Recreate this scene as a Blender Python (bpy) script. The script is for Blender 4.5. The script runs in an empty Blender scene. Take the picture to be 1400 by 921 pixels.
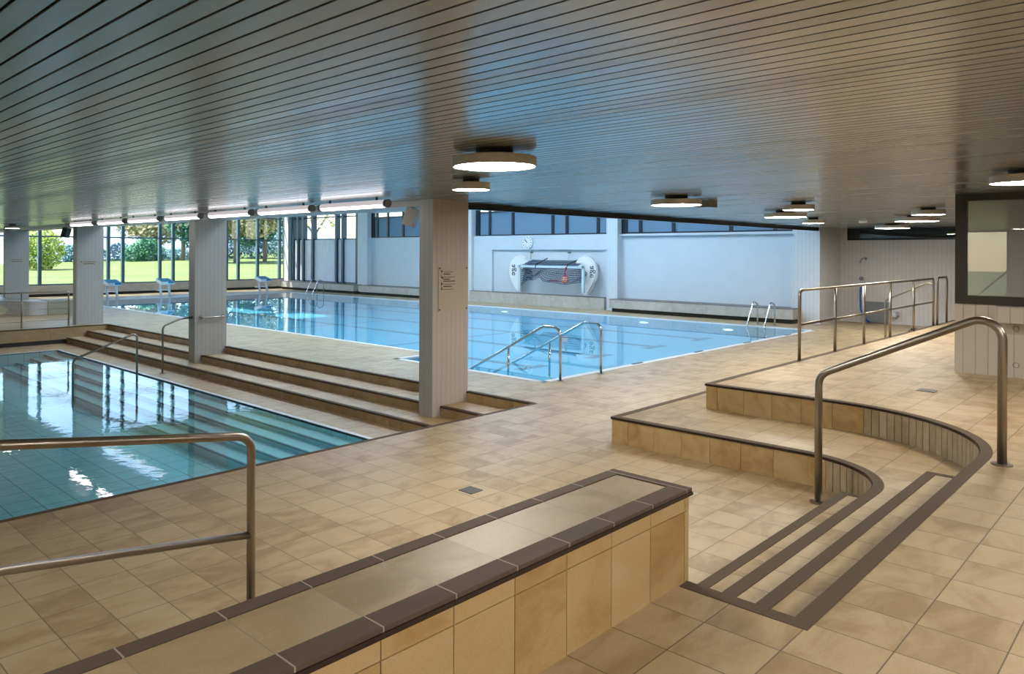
import bpy, bmesh, math, random
from mathutils import Vector, Matrix
random.seed(7)
S = bpy.context.scene
COL = S.collection
PI = math.pi

# ------------------------------------------------------------------ camera
EYE = 2.065
HEAD = 0.79377316
cd = bpy.data.cameras.new('camera'); cam = bpy.data.objects.new('camera', cd); COL.objects.link(cam)
cd.sensor_width = 36.0; cd.lens = 1027.867 / 1400 * 36
cd.shift_x = (700 - 605) / 1400; cd.shift_y = -(460.5 - 344.336) / 1400
cd.clip_start = 0.05; cd.clip_end = 1500
cam.matrix_world = Matrix.Translation((0, 0, EYE)) @ Matrix.Rotation(HEAD - PI / 2, 4, 'Z') @ Matrix.Rotation(PI / 2, 4, 'X') @ Matrix.Rotation(0.00403873, 4, 'Z')
S.camera = cam

# ------------------------------------------------------------------ view, world, sun
S.view_settings.view_transform = 'Standard'; S.view_settings.look = 'None'
S.view_settings.gamma = 1.0; S.view_settings.exposure = 0.04
S.view_settings.use_curve_mapping = False
S.cycles.use_denoising = True
S.cycles.max_bounces = 10; S.cycles.diffuse_bounces = 5; S.cycles.glossy_bounces = 5
S.cycles.transparent_max_bounces = 16; S.cycles.sample_clamp_indirect = 6.0
S.cycles.caustics_reflective = False; S.cycles.caustics_refractive = False
SUN_DIR = Vector((0.45, -0.32, -0.84)).normalized()
W = bpy.data.worlds.new('sky'); S.world = W; W.use_nodes = True
wn = W.node_tree.nodes; wl = W.node_tree.links; bg = wn['Background']
sky = wn.new('ShaderNodeTexSky'); sky.sky_type = 'NISHITA'; sky.sun_disc = False
sky.sun_elevation = math.radians(42); sky.sun_rotation = math.radians(300); sky.air_density = 1.0; sky.dust_density = .4
wl.new(sky.outputs[0], bg.inputs[0]); bg.inputs[1].default_value = 0.55
sd = bpy.data.lights.new('sun', 'SUN'); sd.energy = 14.0; sd.angle = 0.01; sd.color = (1, .96, .88)
so = bpy.data.objects.new('sun', sd); COL.objects.link(so); so.location = (0, 0, 30)
so.rotation_euler = SUN_DIR.to_track_quat('-Z', 'Y').to_euler()
LAMP = 70.0          # radiance of the round lamps
TUBE = 10.0
HALL_FILL = 50.0           # radiance of the added hall fill panels
LAMP_COL = (1.0, .905, .79); HALL_FILL_COL = (.74, .88, 1.0); TUBE_COL = (1.0, .93, .93)

# ------------------------------------------------------------------ helpers: pixel rays (used only to measure where things stand)
FW = (math.cos(HEAD), math.sin(HEAD)); RT = (math.sin(HEAD), -math.cos(HEAD))

# ------------------------------------------------------------------ materials
MATS = {}
def nodes(m):
    m.use_nodes = True
    return m.node_tree.nodes, m.node_tree.links, m.node_tree.nodes['Principled BSDF']
def mat(name, col, rough=.5, metal=0., spec=.5, emit=None, estr=0., noise=0., nscale=8., bump=0., coat=0.):
    if name in MATS: return MATS[name]
    m = bpy.data.materials.new(name); n, l, p = nodes(m)
    p.inputs['Base Color'].default_value = (*col, 1); p.inputs['Roughness'].default_value = rough
    p.inputs['Metallic'].default_value = metal; p.inputs['Specular IOR Level'].default_value = spec
    p.inputs['Coat Weight'].default_value = coat
    if emit: p.inputs['Emission Color'].default_value = (*emit, 1); p.inputs['Emission Strength'].default_value = estr
    if noise or bump:
        g = n.new('ShaderNodeNewGeometry'); t = n.new('ShaderNodeTexNoise'); t.inputs['Scale'].default_value = nscale
        t.inputs['Detail'].default_value = 5
        l.new(g.outputs['Position'], t.inputs['Vector'])
        if noise:
            r = n.new('ShaderNodeMapRange'); r.inputs['From Min'].default_value = .3; r.inputs['From Max'].default_value = .7
            r.inputs['To Min'].default_value = 1 - noise; r.inputs['To Max'].default_value = 1 + noise
            l.new(t.outputs['Fac'], r.inputs['Value'])
            v = n.new('ShaderNodeVectorMath'); v.operation = 'SCALE'; v.inputs[0].default_value = col
            l.new(r.outputs[0], v.inputs['Scale']); l.new(v.outputs[0], p.inputs['Base Color'])
        if bump:
            b = n.new('ShaderNodeBump'); b.inputs['Strength'].default_value = bump; b.inputs['Distance'].default_value = .01
            l.new(t.outputs['Fac'], b.inputs['Height']); l.new(b.outputs[0], p.inputs['Normal'])
    MATS[name] = m; return m

def stone_color(n, l, pos, facsock, cols):
    """sandstone veining: returns a colour socket; facsock = per tile random 0..1"""
    sc = n.new('ShaderNodeVectorMath'); sc.operation = 'MULTIPLY'; sc.inputs[1].default_value = (1.6, 3.4, 3.0)
    l.new(pos, sc.inputs[0])
    off = n.new('ShaderNodeVectorMath'); off.operation = 'ADD'; l.new(sc.outputs[0], off.inputs[0])
    k = n.new('ShaderNodeVectorMath'); k.operation = 'SCALE'; k.inputs[0].default_value = (37, 17, 51)
    l.new(facsock, k.inputs['Scale']); l.new(k.outputs[0], off.inputs[1])
    t = n.new('ShaderNodeTexNoise'); t.inputs['Scale'].default_value = 1.3; t.inputs['Detail'].default_value = 7
    t.inputs['Roughness'].default_value = .62; t.inputs['Distortion'].default_value = .6
    l.new(off.outputs[0], t.inputs['Vector'])
    a = n.new('ShaderNodeMath'); a.operation = 'MULTIPLY_ADD'; a.inputs[1].default_value = .20; l.new(facsock, a.inputs[0])
    l.new(t.outputs['Fac'], a.inputs[2])
    r = n.new('ShaderNodeValToRGB'); e = r.color_ramp.elements
    e[0].position = .42; e[0].color = (*cols[0], 1); e[1].position = .86; e[1].color = (*cols[2], 1)
    m_ = e.new(.62); m_.color = (*cols[1], 1)
    l.new(a.outputs[0], r.inputs[0])
    f = n.new('ShaderNodeTexNoise'); f.inputs['Scale'].default_value = 160; f.inputs['Detail'].default_value = 2
    l.new(pos, f.inputs['Vector'])
    fr = n.new('ShaderNodeMapRange'); fr.inputs['To Min'].default_value = .86; fr.inputs['To Max'].default_value = 1.14
    l.new(f.outputs['Fac'], fr.inputs['Value'])
    v = n.new('ShaderNodeVectorMath'); v.operation = 'SCALE'; l.new(r.outputs[0], v.inputs[0]); l.new(fr.outputs[0], v.inputs['Scale'])
    return v.outputs[0]

SAND = [(.31, .215, .112), (.43, .325, .188), (.48, .385, .245)]
SANDY = [(.36, .225, .085), (.47, .335, .155), (.52, .40, .22)]
def tile_mat(name, w, h, ox, oy, axes='XY', stagger=0., cols=SAND, grout=(.13, .10, .07), rough=.45, mortar=.0028, flip=False):
    """ceramic tiles laid in world space: w along the first axis, h along the second"""
    m = bpy.data.materials.new(name); n, l, p = nodes(m)
    g = n.new('ShaderNodeNewGeometry'); s = n.new('ShaderNodeSeparateXYZ'); l.new(g.outputs['Position'], s.inputs[0])
    c = n.new('ShaderNodeCombineXYZ')
    for k, (ax, o) in enumerate(((axes[0], ox), (axes[1], oy))):
        a = n.new('ShaderNodeMath'); a.operation = 'SUBTRACT'; a.inputs[1].default_value = o
        l.new(s.outputs[ax], a.inputs[0]); l.new(a.outputs[0], c.inputs[k])
    b = n.new('ShaderNodeTexBrick'); b.offset = stagger; b.offset_frequency = 2; b.squash = 1
    b.inputs['Color1'].default_value = (0, 0, 0, 1); b.inputs['Color2'].default_value = (1, 1, 1, 1); b.inputs['Mortar'].default_value = (0, 0, 0, 1)
    b.inputs['Scale'].default_value = 1; b.inputs['Mortar Size'].default_value = mortar; b.inputs['Mortar Smooth'].default_value = .1
    b.inputs['Bias'].default_value = 0; b.inputs['Brick Width'].default_value = w; b.inputs['Row Height'].default_value = h
    l.new(c.outputs[0], b.inputs['Vector'])
    sx = n.new('ShaderNodeSeparateXYZ'); l.new(b.outputs['Color'], sx.inputs[0])
    col = stone_color(n, l, g.outputs['Position'], sx.outputs[0], cols)
    mx = n.new('ShaderNodeMix'); mx.data_type = 'RGBA'; mx.inputs['B'].default_value = (*grout, 1)
    l.new(col, mx.inputs['A']); l.new(b.outputs['Fac'], mx.inputs['Factor']); l.new(mx.outputs['Result'], p.inputs['Base Color'])
    p.inputs['Roughness'].default_value = rough
    bp = n.new('ShaderNodeBump'); bp.inputs['Strength'].default_value = .35; bp.inputs['Distance'].default_value = .002; bp.invert = True
    l.new(b.outputs['Fac'], bp.inputs['Height']); l.new(bp.outputs[0], p.inputs['Normal'])
    MATS[name] = m; return m

def plate_mat(name, cols, rough=.38):
    m = bpy.data.materials.new(name); n, l, p = nodes(m)
    g = n.new('ShaderNodeNewGeometry')
    l.new(stone_color(n, l, g.outputs['Position'], g.outputs['Random Per Island'], cols), p.inputs['Base Color'])
    p.inputs['Roughness'].default_value = rough; MATS[name] = m; return m

def board_mat(name, col, pitch=.062, strength=.55, rough=.55):
    """painted, board-formed concrete: narrow vertical grooves"""
    m = bpy.data.materials.new(name); n, l, p = nodes(m)
    g = n.new('ShaderNodeNewGeometry'); s = n.new('ShaderNodeSeparateXYZ'); l.new(g.outputs['Position'], s.inputs[0])
    a = n.new('ShaderNodeMath'); a.operation = 'ADD'; l.new(s.outputs[0], a.inputs[0]); l.new(s.outputs[1], a.inputs[1])
    d = n.new('ShaderNodeMath'); d.operation = 'DIVIDE'; d.inputs[1].default_value = pitch; l.new(a.outputs[0], d.inputs[0])
    f = n.new('ShaderNodeMath'); f.operation = 'FRACT'; l.new(d.outputs[0], f.inputs[0])
    pp = n.new('ShaderNodeMath'); pp.operation = 'PINGPONG'; pp.inputs[1].default_value = .5; l.new(f.outputs[0], pp.inputs[0])
    r = n.new('ShaderNodeMapRange'); r.inputs['From Max'].default_value = .07; r.interpolation_type = 'SMOOTHSTEP'
    l.new(pp.outputs[0], r.inputs['Value'])
    t = n.new('ShaderNodeTexNoise'); t.inputs['Scale'].default_value = 3; t.inputs['Detail'].default_value = 6; l.new(g.outputs['Position'], t.inputs['Vector'])
    tr = n.new('ShaderNodeMapRange'); tr.inputs['To Min'].default_value = .93; tr.inputs['To Max'].default_value = 1.07; l.new(t.outputs['Fac'], tr.inputs['Value'])
    mr = n.new('ShaderNodeMapRange'); mr.inputs['To Min'].default_value = .72; l.new(r.outputs[0], mr.inputs['Value'])
    mm = n.new('ShaderNodeMath'); mm.operation = 'MULTIPLY'; l.new(tr.outputs[0], mm.inputs[0]); l.new(mr.outputs[0], mm.inputs[1])
    v = n.new('ShaderNodeVectorMath'); v.operation = 'SCALE'; v.inputs[0].default_value = col; l.new(mm.outputs[0], v.inputs['Scale'])
    l.new(v.outputs[0], p.inputs['Base Color']); p.inputs['Roughness'].default_value = rough
    b = n.new('ShaderNodeBump'); b.inputs['Strength'].default_value = strength; b.inputs['Distance'].default_value = .006
    l.new(r.outputs[0], b.inputs['Height']); l.new(b.outputs[0], p.inputs['Normal'])
    MATS[name] = m; return m

def schlick(n, l, f0, normal=None):
    a = n.new('ShaderNodeLayerWeight'); a.inputs['Blend'].default_value = .5
    if normal is not None: l.new(normal, a.inputs['Normal'])
    p = n.new('ShaderNodeMath'); p.operation = 'POWER'; p.inputs[1].default_value = 5; l.new(a.outputs['Facing'], p.inputs[0])
    q = n.new('ShaderNodeMath'); q.operation = 'MULTIPLY_ADD'; q.inputs[1].default_value = 1 - f0; q.inputs[2].default_value = f0; l.new(p.outputs[0], q.inputs[0])
    return q.outputs[0]
def water_mat(name, tint, scale, strength, ior=1.33, rough=.0, dist=.02):
    m = bpy.data.materials.new(name); m.use_nodes = True; n = m.node_tree.nodes; l = m.node_tree.links; n.clear()
    o = n.new('ShaderNodeOutputMaterial'); mix = n.new('ShaderNodeMixShader'); tr = n.new('ShaderNodeBsdfTransparent'); gl = n.new('ShaderNodeBsdfGlossy')
    tr.inputs[0].default_value = (*tint, 1); gl.inputs['Roughness'].default_value = rough; gl.inputs[0].default_value = (1, 1, 1, 1)
    g = n.new('ShaderNodeNewGeometry'); t = n.new('ShaderNodeTexNoise'); t.inputs['Scale'].default_value = scale; t.inputs['Detail'].default_value = 3
    l.new(g.outputs['Position'], t.inputs['Vector'])
    b = n.new('ShaderNodeBump'); b.inputs['Strength'].default_value = strength; b.inputs['Distance'].default_value = dist
    l.new(t.outputs['Fac'], b.inputs['Height']); l.new(b.outputs[0], gl.inputs['Normal'])
    f = schlick(n, l, .03, b.outputs[0])
    l.new(f, mix.inputs[0]); l.new(tr.outputs[0], mix.inputs[1]); l.new(gl.outputs[0], mix.inputs[2]); l.new(mix.outputs[0], o.inputs[0])
    MATS[name] = m; return m

DECK = tile_mat('deck_tiles', .305, .2975, 5.80, 1.957, 'YX', 0.)
FLOORT = tile_mat('upper_floor_tiles', .3025, .3025, 3.207, .823, 'XY', 0., rough=.55)
TERR = tile_mat('terrace_tiles', .305, .305, 7.05, 4.03, 'XY', 0.)
WELL = tile_mat('well_tiles', .30, .30, 6.36, 6.45, 'XY', .5, cols=[(.42, .27, .14), (.50, .36, .20), (.55, .42, .27)])
BTOP = tile_mat('bench_top_tiles', .2995, .5, 2.894, 1.2, 'XY', 0., cols=[(.32, .235, .13), (.40, .305, .18), (.44, .35, .22)], grout=(.30, .24, .17))
PLATE = plate_mat('riser_tiles', SANDY); PLATE_PALE = plate_mat('pale_wall_tiles', [(.40, .38, .34), (.47, .45, .41), (.52, .50, .46)])
PLATEN = plate_mat('narrow_riser_tiles', [(.33, .255, .155), (.42, .34, .23), (.47, .40, .30)])  # paler and greyer than the flat risers: light on the curve put into colour
PLATE_WARM = plate_mat('step_tiles', [(.36, .23, .11), (.44, .31, .16), (.48, .36, .22)])
NOSE = mat('dark_nosing_tile', (.105, .074, .048), .75, spec=.25, noise=.18, nscale=120)
BNOSE = tile_mat('bench_edging_tiles', .2995, 2.0, 2.894, 0.3, 'XY', 0., cols=[(.09, .064, .042), (.105, .075, .05), (.12, .088, .06)], grout=(.38, .33, .27), rough=.75, mortar=.003)
LIP = mat('dark_glazed_lip', (.022, .010, .008), .25)
GDK = mat('dark_grout', (.05, .035, .02), .9)
GROUT = mat('grout', (.22, .19, .15), .8)
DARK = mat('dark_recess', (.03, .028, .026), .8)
STEEL = mat('brushed_steel', (.36, .33, .29), .30, 1.0, bump=.02, nscale=60)
STEELP = mat('polished_steel', (.62, .64, .66), .16, 1.0)
COLM = board_mat('column_board_concrete', (.49, .47, .44), .095)
SERVM = board_mat('service_wall_boards', (.62, .61, .60), .11, .4)
BOOTHM = board_mat('booth_board_concrete', (.55, .51, .45), .13, .5)
WHITE = mat('white_wall_paint', (.60, .65, .70), .55, noise=.02, nscale=2)
WHITEB = board_mat('white_pillar_boards', (.64, .68, .72), .11, .2)
BLACK = mat('black_metal', (.015, .015, .016), .35)
FRAME = mat('grey_blue_window_frame', (.07, .14, .17), .4, .3)
FRAMEB = mat('dark_blue_window_frame', (.015, .06, .11), .4)
BLIND = mat('blue_blind', (.15, .25, .36), .6)
CURT = mat('white_curtain', (.78, .82, .93), .8, noise=.04, nscale=3)
LIDW = mat('lamp_white_rim', (.72, .68, .62), .45)

def glass_mat():
    m = bpy.data.materials.new('window_glass'); m.use_nodes = True; n = m.node_tree.nodes; l = m.node_tree.links; n.clear()
    o = n.new('ShaderNodeOutputMaterial'); mix = n.new('ShaderNodeMixShader'); tr = n.new('ShaderNodeBsdfTransparent'); gl = n.new('ShaderNodeBsdfGlossy')
    tr.inputs[0].default_value = (.95, .97, .97, 1); gl.inputs['Roughness'].default_value = 0.0
    l.new(schlick(n, l, .05), mix.inputs[0]); l.new(tr.outputs[0], mix.inputs[1]); l.new(gl.outputs[0], mix.inputs[2]); l.new(mix.outputs[0], o.inputs[0])
    return m
GLASS = glass_mat()

def ceil_mat():
    m = bpy.data.materials.new('perforated_metal_slats'); n, l, p = nodes(m)
    p.inputs['Metallic'].default_value = .7
    p.inputs['Roughness'].default_value = .30; p.inputs['Specular IOR Level'].default_value = .6
    g = n.new('ShaderNodeNewGeometry')
    v = n.new('ShaderNodeMapRange'); v.inputs['To Min'].default_value = .20; v.inputs['To Max'].default_value = .28
    l.new(g.outputs['Random Per Island'], v.inputs['Value']); l.new(v.outputs[0], p.inputs['Roughness'])
    vo = n.new('ShaderNodeTexVoronoi'); vo.inputs['Scale'].default_value = 170; vo.inputs['Randomness'].default_value = 0
    l.new(g.outputs['Position'], vo.inputs['Vector'])
    r = n.new('ShaderNodeMapRange'); r.inputs['From Min'].default_value = .22; r.inputs['From Max'].default_value = .32; r.inputs['To Min'].default_value = .85
    l.new(vo.outputs['Distance'], r.inputs['Value'])
    k = n.new('ShaderNodeVectorMath'); k.operation = 'SCALE'; k.inputs[0].default_value = (.38, .39, .375); l.new(r.outputs[0], k.inputs['Scale'])
    l.new(k.outputs[0], p.inputs['Base Color'])
    return m
CEIL = ceil_mat()

# ------------------------------------------------------------------ mesh helpers
def nb(): return bmesh.new()
def box(bm, x0, x1, y0, y1, z0, z1):
    v = [bm.verts.new(p) for p in ((x0, y0, z0), (x1, y0, z0), (x1, y1, z0), (x0, y1, z0), (x0, y0, z1), (x1, y0, z1), (x1, y1, z1), (x0, y1, z1))]
    for f in ((3, 2, 1, 0), (4, 5, 6, 7), (0, 1, 5, 4), (1, 2, 6, 5), (2, 3, 7, 6), (3, 0, 4, 7)): bm.faces.new([v[i] for i in f])
    return v
def obox(bm, c, size, rz=0., rx=0., ry=0.):
    """box centred at c, turned"""
    M = Matrix.Translation(c) @ Matrix.Rotation(rz, 4, 'Z') @ Matrix.Rotation(ry, 4, 'Y') @ Matrix.Rotation(rx, 4, 'X')
    v = box(bm, -size[0] / 2, size[0] / 2, -size[1] / 2, size[1] / 2, -size[2] / 2, size[2] / 2)
    for q in v: q.co = M @ q.co
def prism(bm, poly, z0, z1):
    a = sum(poly[i][0] * poly[(i + 1) % len(poly)][1] - poly[(i + 1) % len(poly)][0] * poly[i][1] for i in range(len(poly)))
    if a < 0: poly = poly[::-1]
    lo = [bm.verts.new((x, y, z0)) for x, y in poly]; hi = [bm.verts.new((x, y, z1)) for x, y in poly]
    bm.faces.new(hi); bm.faces.new(lo[::-1]); n = len(poly)
    for i in range(n): bm.faces.new((lo[i], lo[(i + 1) % n], hi[(i + 1) % n], hi[i]))
def cyl(bm, c, r, h, axis='Z', seg=32, r2=None):
    """solid from c along axis by h"""
    r2 = r if r2 is None else r2
    def P(a, rr, t):
        u, w = rr * math.cos(a), rr * math.sin(a)
        return {'Z': (c[0] + u, c[1] + w, c[2] + t), 'X': (c[0] + t, c[1] + u, c[2] + w), 'Y': (c[0] + w, c[1] + t, c[2] + u)}[axis]
    A = [bm.verts.new(P(2 * PI * i / seg, r, 0)) for i in range(seg)]; B = [bm.verts.new(P(2 * PI * i / seg, r2, h)) for i in range(seg)]
    bm.faces.new(A[::-1]); bm.faces.new(B)
    for i in range(seg): bm.faces.new((A[i], A[(i + 1) % seg], B[(i + 1) % seg], B[i]))
def fillet(pts, r, n=7):
    pts = [Vector(p) for p in pts]; out = [pts[0]]
    for i in range(1, len(pts) - 1):
        a, b, c = pts[i - 1], pts[i], pts[i + 1]; u = (a - b); w = (c - b); lu, lw = u.length, w.length; u.normalize(); w.normalize()
        ang = u.angle(w)
        if ang > PI - .02: out.append(b); continue
        d = min(r / math.tan(ang / 2), lu * .49, lw * .49)
        p0, p1 = b + u * d, b + w * d
        rr = d * math.tan(ang / 2); cen = b + (u + w).normalized() * (rr / math.sin(ang / 2)); s0, s1 = p0 - cen, p1 - cen; th = s0.angle(s1)
        for k in range(n + 1):
            t = k / n; out.append(cen + (s0 * math.sin((1 - t) * th) + s1 * math.sin(t * th)) / math.sin(th))
    out.append(pts[-1]); return out
def tube(bm, pts, r, seg=14, fr=0.):
    P = fillet(pts, fr) if fr else [Vector(p) for p in pts]
    T = []
    for i in range(len(P)):
        a = P[max(i - 1, 0)]; b = P[min(i + 1, len(P) - 1)]; T.append((b - a).normalized())
    N = T[0].orthogonal().normalized(); rings = []
    for i, p in enumerate(P):
        if i: N = (N - T[i] * N.dot(T[i])).normalized()
        Bn = T[i].cross(N)
        rings.append([bm.verts.new(p + (N * math.cos(2 * PI * k / seg) + Bn * math.sin(2 * PI * k / seg)) * r) for k in range(seg)])
    for a, b in zip(rings, rings[1:]):
        for k in range(seg):
            f = bm.faces.new((a[k], a[(k + 1) % seg], b[(k + 1) % seg], b[k])); f.smooth = True
    bm.faces.new(rings[0][::-1]); bm.faces.new(rings[-1])
def offset(path, d):
    """2-D polyline shifted to its left by d, mitred"""
    out = []
    for i in range(len(path)):
        p = Vector(path[i]); ns = []
        if i: a = (p - Vector(path[i - 1])).normalized(); ns.append(Vector((-a.y, a.x)))
        if i < len(path) - 1: a = (Vector(path[i + 1]) - p).normalized(); ns.append(Vector((-a.y, a.x)))
        n = sum(ns, Vector((0, 0))).normalized(); k = 1 / max(.3, n.dot(ns[0]))
        out.append(tuple(p + n * d * k))
    return out
def ribbon(bm, path, d0, d1, z0, z1, closed=False):
    A = offset(path, d0); B = offset(path, d1)
    for i in range(len(path) - 1):
        q = [A[i], A[i + 1], B[i + 1], B[i]]; prism(bm, q, z0, z1)
def plates(bm, path, z0, z1, w, th=.008, gap=.004, out=1, start=0.):
    """tile plates standing along a 2-D path (on its right side), each w wide"""
    L = [0.]; 
    for a, b in zip(path, path[1:]): L.append(L[-1] + (Vector(b) - Vector(a)).length)
    def at(s):
        s = max(0, min(L[-1], s))
        for i in range(len(L) - 1):
            if s <= L[i + 1] + 1e-9:
                t = (s - L[i]) / (L[i + 1] - L[i]); return Vector(path[i]).lerp(Vector(path[i + 1]), t)
        return Vector(path[-1])
    s = start
    while s < L[-1] - 1e-4:
        a = at(max(s, 0) + gap / 2); b = at(min(s + w, L[-1]) - gap / 2); s += w
        t = (b - a)
        if t.length < .01: continue
        t.normalize(); n = Vector((t.y, -t.x)) * out
        prism(bm, [tuple(a), tuple(b), tuple(b + n * th), tuple(a + n * th)], z0, z1)
def sub(path, s0, s1):
    out = []; L = 0.
    for a, b in zip(path, path[1:]):
        a, b = Vector(a), Vector(b); d = (b - a).length
        if L + d > s0 and L < s1:
            ta, tb = max(0, (s0 - L) / d), min(1, (s1 - L) / d)
            if not out: out.append(tuple(a.lerp(b, ta)))
            out.append(tuple(a.lerp(b, tb)))
        L += d
    return out
def arc(cx, cy, r, a0, a1, n=20):
    return [(cx + r * math.cos(math.radians(a0 + (a1 - a0) * k / n)), cy + r * math.sin(math.radians(a0 + (a1 - a0) * k / n))) for k in range(n + 1)]
def obj(name, bm, m, parent=None, loc=None):
    bmesh.ops.recalc_face_normals(bm, faces=bm.faces)
    me = bpy.data.meshes.new(name)
    if loc:
        for v in bm.verts: v.co -= Vector(loc)
    bm.to_mesh(me); bm.free(); me.materials.append(m)
    o = bpy.data.objects.new(name, me); COL.objects.link(o)
    if parent is not None:
        o.parent = parent
        if not loc:
            for v in me.vertices: v.co -= origin(parent)
    if loc: o.location = Vector(loc) - (origin(parent) if parent is not None else Vector((0, 0, 0)))
    return o
def origin(o):
    v = Vector((0, 0, 0))
    while o is not None: v = v + o.location; o = o.parent
    return v
def tag(o, label, cat, group=None, kind=None):
    o['label'] = label; o['category'] = cat
    if group: o['group'] = group
    if kind: o['kind'] = kind
    return o
def thing(name, label, cat, loc=(0, 0, 0), group=None, kind=None):
    o = bpy.data.objects.new(name, None); COL.objects.link(o); o.location = loc; o.empty_display_size = .1
    return tag(o, label, cat, group, kind)
def struct(name, bm, m, parent=None):
    o = obj(name, bm, m, parent)
    if parent is None: o['kind'] = 'structure'
    return o
def sgroup(name, loc=(0, 0, 0)):
    o = bpy.data.objects.new(name, None); COL.objects.link(o); o.location = loc; o['kind'] = 'structure'; return o
def dup(root, delta, label=None):
    r = root.copy(); COL.objects.link(r); r.location = Vector(root.location) + Vector(delta)
    if label: r['label'] = label
    for ch in list(root.children):
        c = ch.copy(); COL.objects.link(c); c.parent = r
        for g in list(ch.children):
            d = g.copy(); COL.objects.link(d); d.parent = c
    return r
def B(*a):
    bm = nb()
    if a: box(bm, *a)
    return bm

# ================================================================== THE SHELL
ZF = .565; ZT = ZF / 2; ZC = 2.817; ZL = -.441; WX = 23.45; WY = 36.3; ZR = 5.6; SX = 24.9
RISE = .147

# deck at pool level
bm = nb()
for r in ((-6, SX, -6, 6.45), (8.11, 9.50, 6.45, WY), (9.50, SX, 6.45, 7.36), (9.50, 10.57, 11.05, WY), (10.57, 21.40, 32.65, WY), (21.40, SX, 7.36, WY), (-6, 8.11, 21.65, WY)):
    box(bm, *r, -.30, 0)
struct('floor', bm, DECK)
# sunken surround of the small pool
bm = nb(); box(bm, 6.42, 8.11, 6.45, 21.65, -.70, ZL); box(bm, -6, 6.42, 20.30, 21.65, -.70, ZL); struct('floor', bm, WELL)
# upper floor, its stair head and the curved edge
F_ARC = arc(6.70, 2.695, 1.52, -90, 0, 30)
T_ARC = arc(6.25, 2.57, .80, -90, 0, 22)
f1 = [(-6, -6), (SX, -6), (SX, 4.03), (8.22, 4.03)] + F_ARC[::-1] + [(3.20, 1.175), (3.20, 1.70), (-6, 1.70)]
bm = nb(); prism(bm, f1, 0, ZF); struct('floor', bm, FLOORT)

# low slatted ceiling
bm = nb(); x = .662 - .0977 * 68; gap = .013
while x < SX - .2:
    x0, x1 = x + gap / 2, x + .0977 - gap / 2
    box(bm, x0, x1, -6, (7.99 if x0 > 8.05 else WY - .1), ZC, ZC + .012); x += .0977
struct('ceiling', bm, CEIL)
bm = nb(); box(bm, -6.2, SX + .1, -6.2, 7.99, ZC + .035, ZC + .3); box(bm, -6.2, 8.05, 7.99, WY + .1, ZC + .035, ZC + .3); struct('ceiling', bm, BLACK)
# beams at the ceiling edges
struct('trim_1', B(7.74, WX, 7.93, 8.04, ZC - .095, ZC + .3), BLACK)
struct('trim_2', B(7.46, 8.10, 8.0, WY - .05, ZC - .085, ZC + .3), mat('grey_edge_beam', (.42, .42, .42), .4))
# walls above the low ceiling, the high hall roof with two added sun openings
struct('wall_left', B(7.85, 8.05, 8.04, WY, ZC + .3, ZR), WHITE)
struct('wall_front', B(8.05, WX, 7.80, 8.0, ZC + .3, ZR), WHITE)
def sky_hole(p0, p1):
    """roof opening whose sun patch falls on the pool floor rectangle p0-p1"""
    k = (ZR + .32) / -SUN_DIR.z
    return (p0[0] - SUN_DIR.x * k, p1[0] - SUN_DIR.x * k, p0[1] - SUN_DIR.y * k, p1[1] - SUN_DIR.y * k)
# wall behind the goal side of the hall (X = WX) and service wall
bm = nb()
SEC = [(8.67, 14.70), (15.15, 21.82), (22.29, 28.83)]
for y0, y1 in SEC:
    box(bm, WX, WX + .25, y0 - .4, y1 + .4, 0, 2.74)
    box(bm, WX, WX + .25, y0 - .4, y1 + .4, 3.95, ZR)
box(bm, WX, WX + .25, 28.83, WY, 3.95 + .6, ZR); box(bm, WX, WX + .25, 28.83, WY, 0, .44)
struct('wall_right', bm, WHITE)
bm = nb()
for y0, y1 in ((7.97, 8.67), (14.70, 15.15), (21.82, 22.29), (28.83, 29.58), (35.80, WY)):
    box(bm, WX - .28, WX + .3, y0, y1, 0, ZR)
box(bm, WX - .28, SX, 7.90, 7.97, 0, ZC + .1)
struct('wall_right', bm, WHITEB)
# recess frame around the goal bay (the wall above and the pier left of it stand proud)
bm = nb(); box(bm, WX - .12, WX, 15.15, 21.82, 2.17, 2.74); box(bm, WX - .12, WX, 20.80, 21.82, .44, 2.17)
struct('wall_right', bm, WHITE)
struct('trim_3', B(WX - .14, WX, 8.67, 14.70, 2.66, 2.72), WHITE)
# service wall with the dark clerestory slot
bm = nb(); box(bm, SX, SX + .25, -6, 7.97, 0, 2.47); box(bm, SX, SX + .25, 7.71, 7.97, 2.47, 3.2)
struct('wall_right', bm, SERVM)
w = sgroup('window_1', (SX, 5, 2.47))
bm = nb(); box(bm, SX + .02, SX + .08, -6, 7.71, 2.47, 2.53); box(bm, SX + .02, SX + .08, -6, 7.71, ZC - .03, ZC + .05); box(bm, SX + .02, SX + .08, 7.63, 7.71, 2.47, ZC); struct('window_frame', bm, BLACK, w)
struct('window_pane', B(SX + .05, SX + .055, -6, 7.65, 2.5, ZC), GLASS, w)
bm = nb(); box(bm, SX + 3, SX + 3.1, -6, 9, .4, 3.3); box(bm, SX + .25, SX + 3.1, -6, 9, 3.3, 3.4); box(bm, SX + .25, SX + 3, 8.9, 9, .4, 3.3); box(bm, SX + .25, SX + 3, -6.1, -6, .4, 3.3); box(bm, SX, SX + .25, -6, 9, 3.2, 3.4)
struct('wall_right', bm, mat('slot_dimness_brown', (.035, .024, .008), .7))  # added box keeps sun out behind the slot; dimness put into its colour
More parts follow.
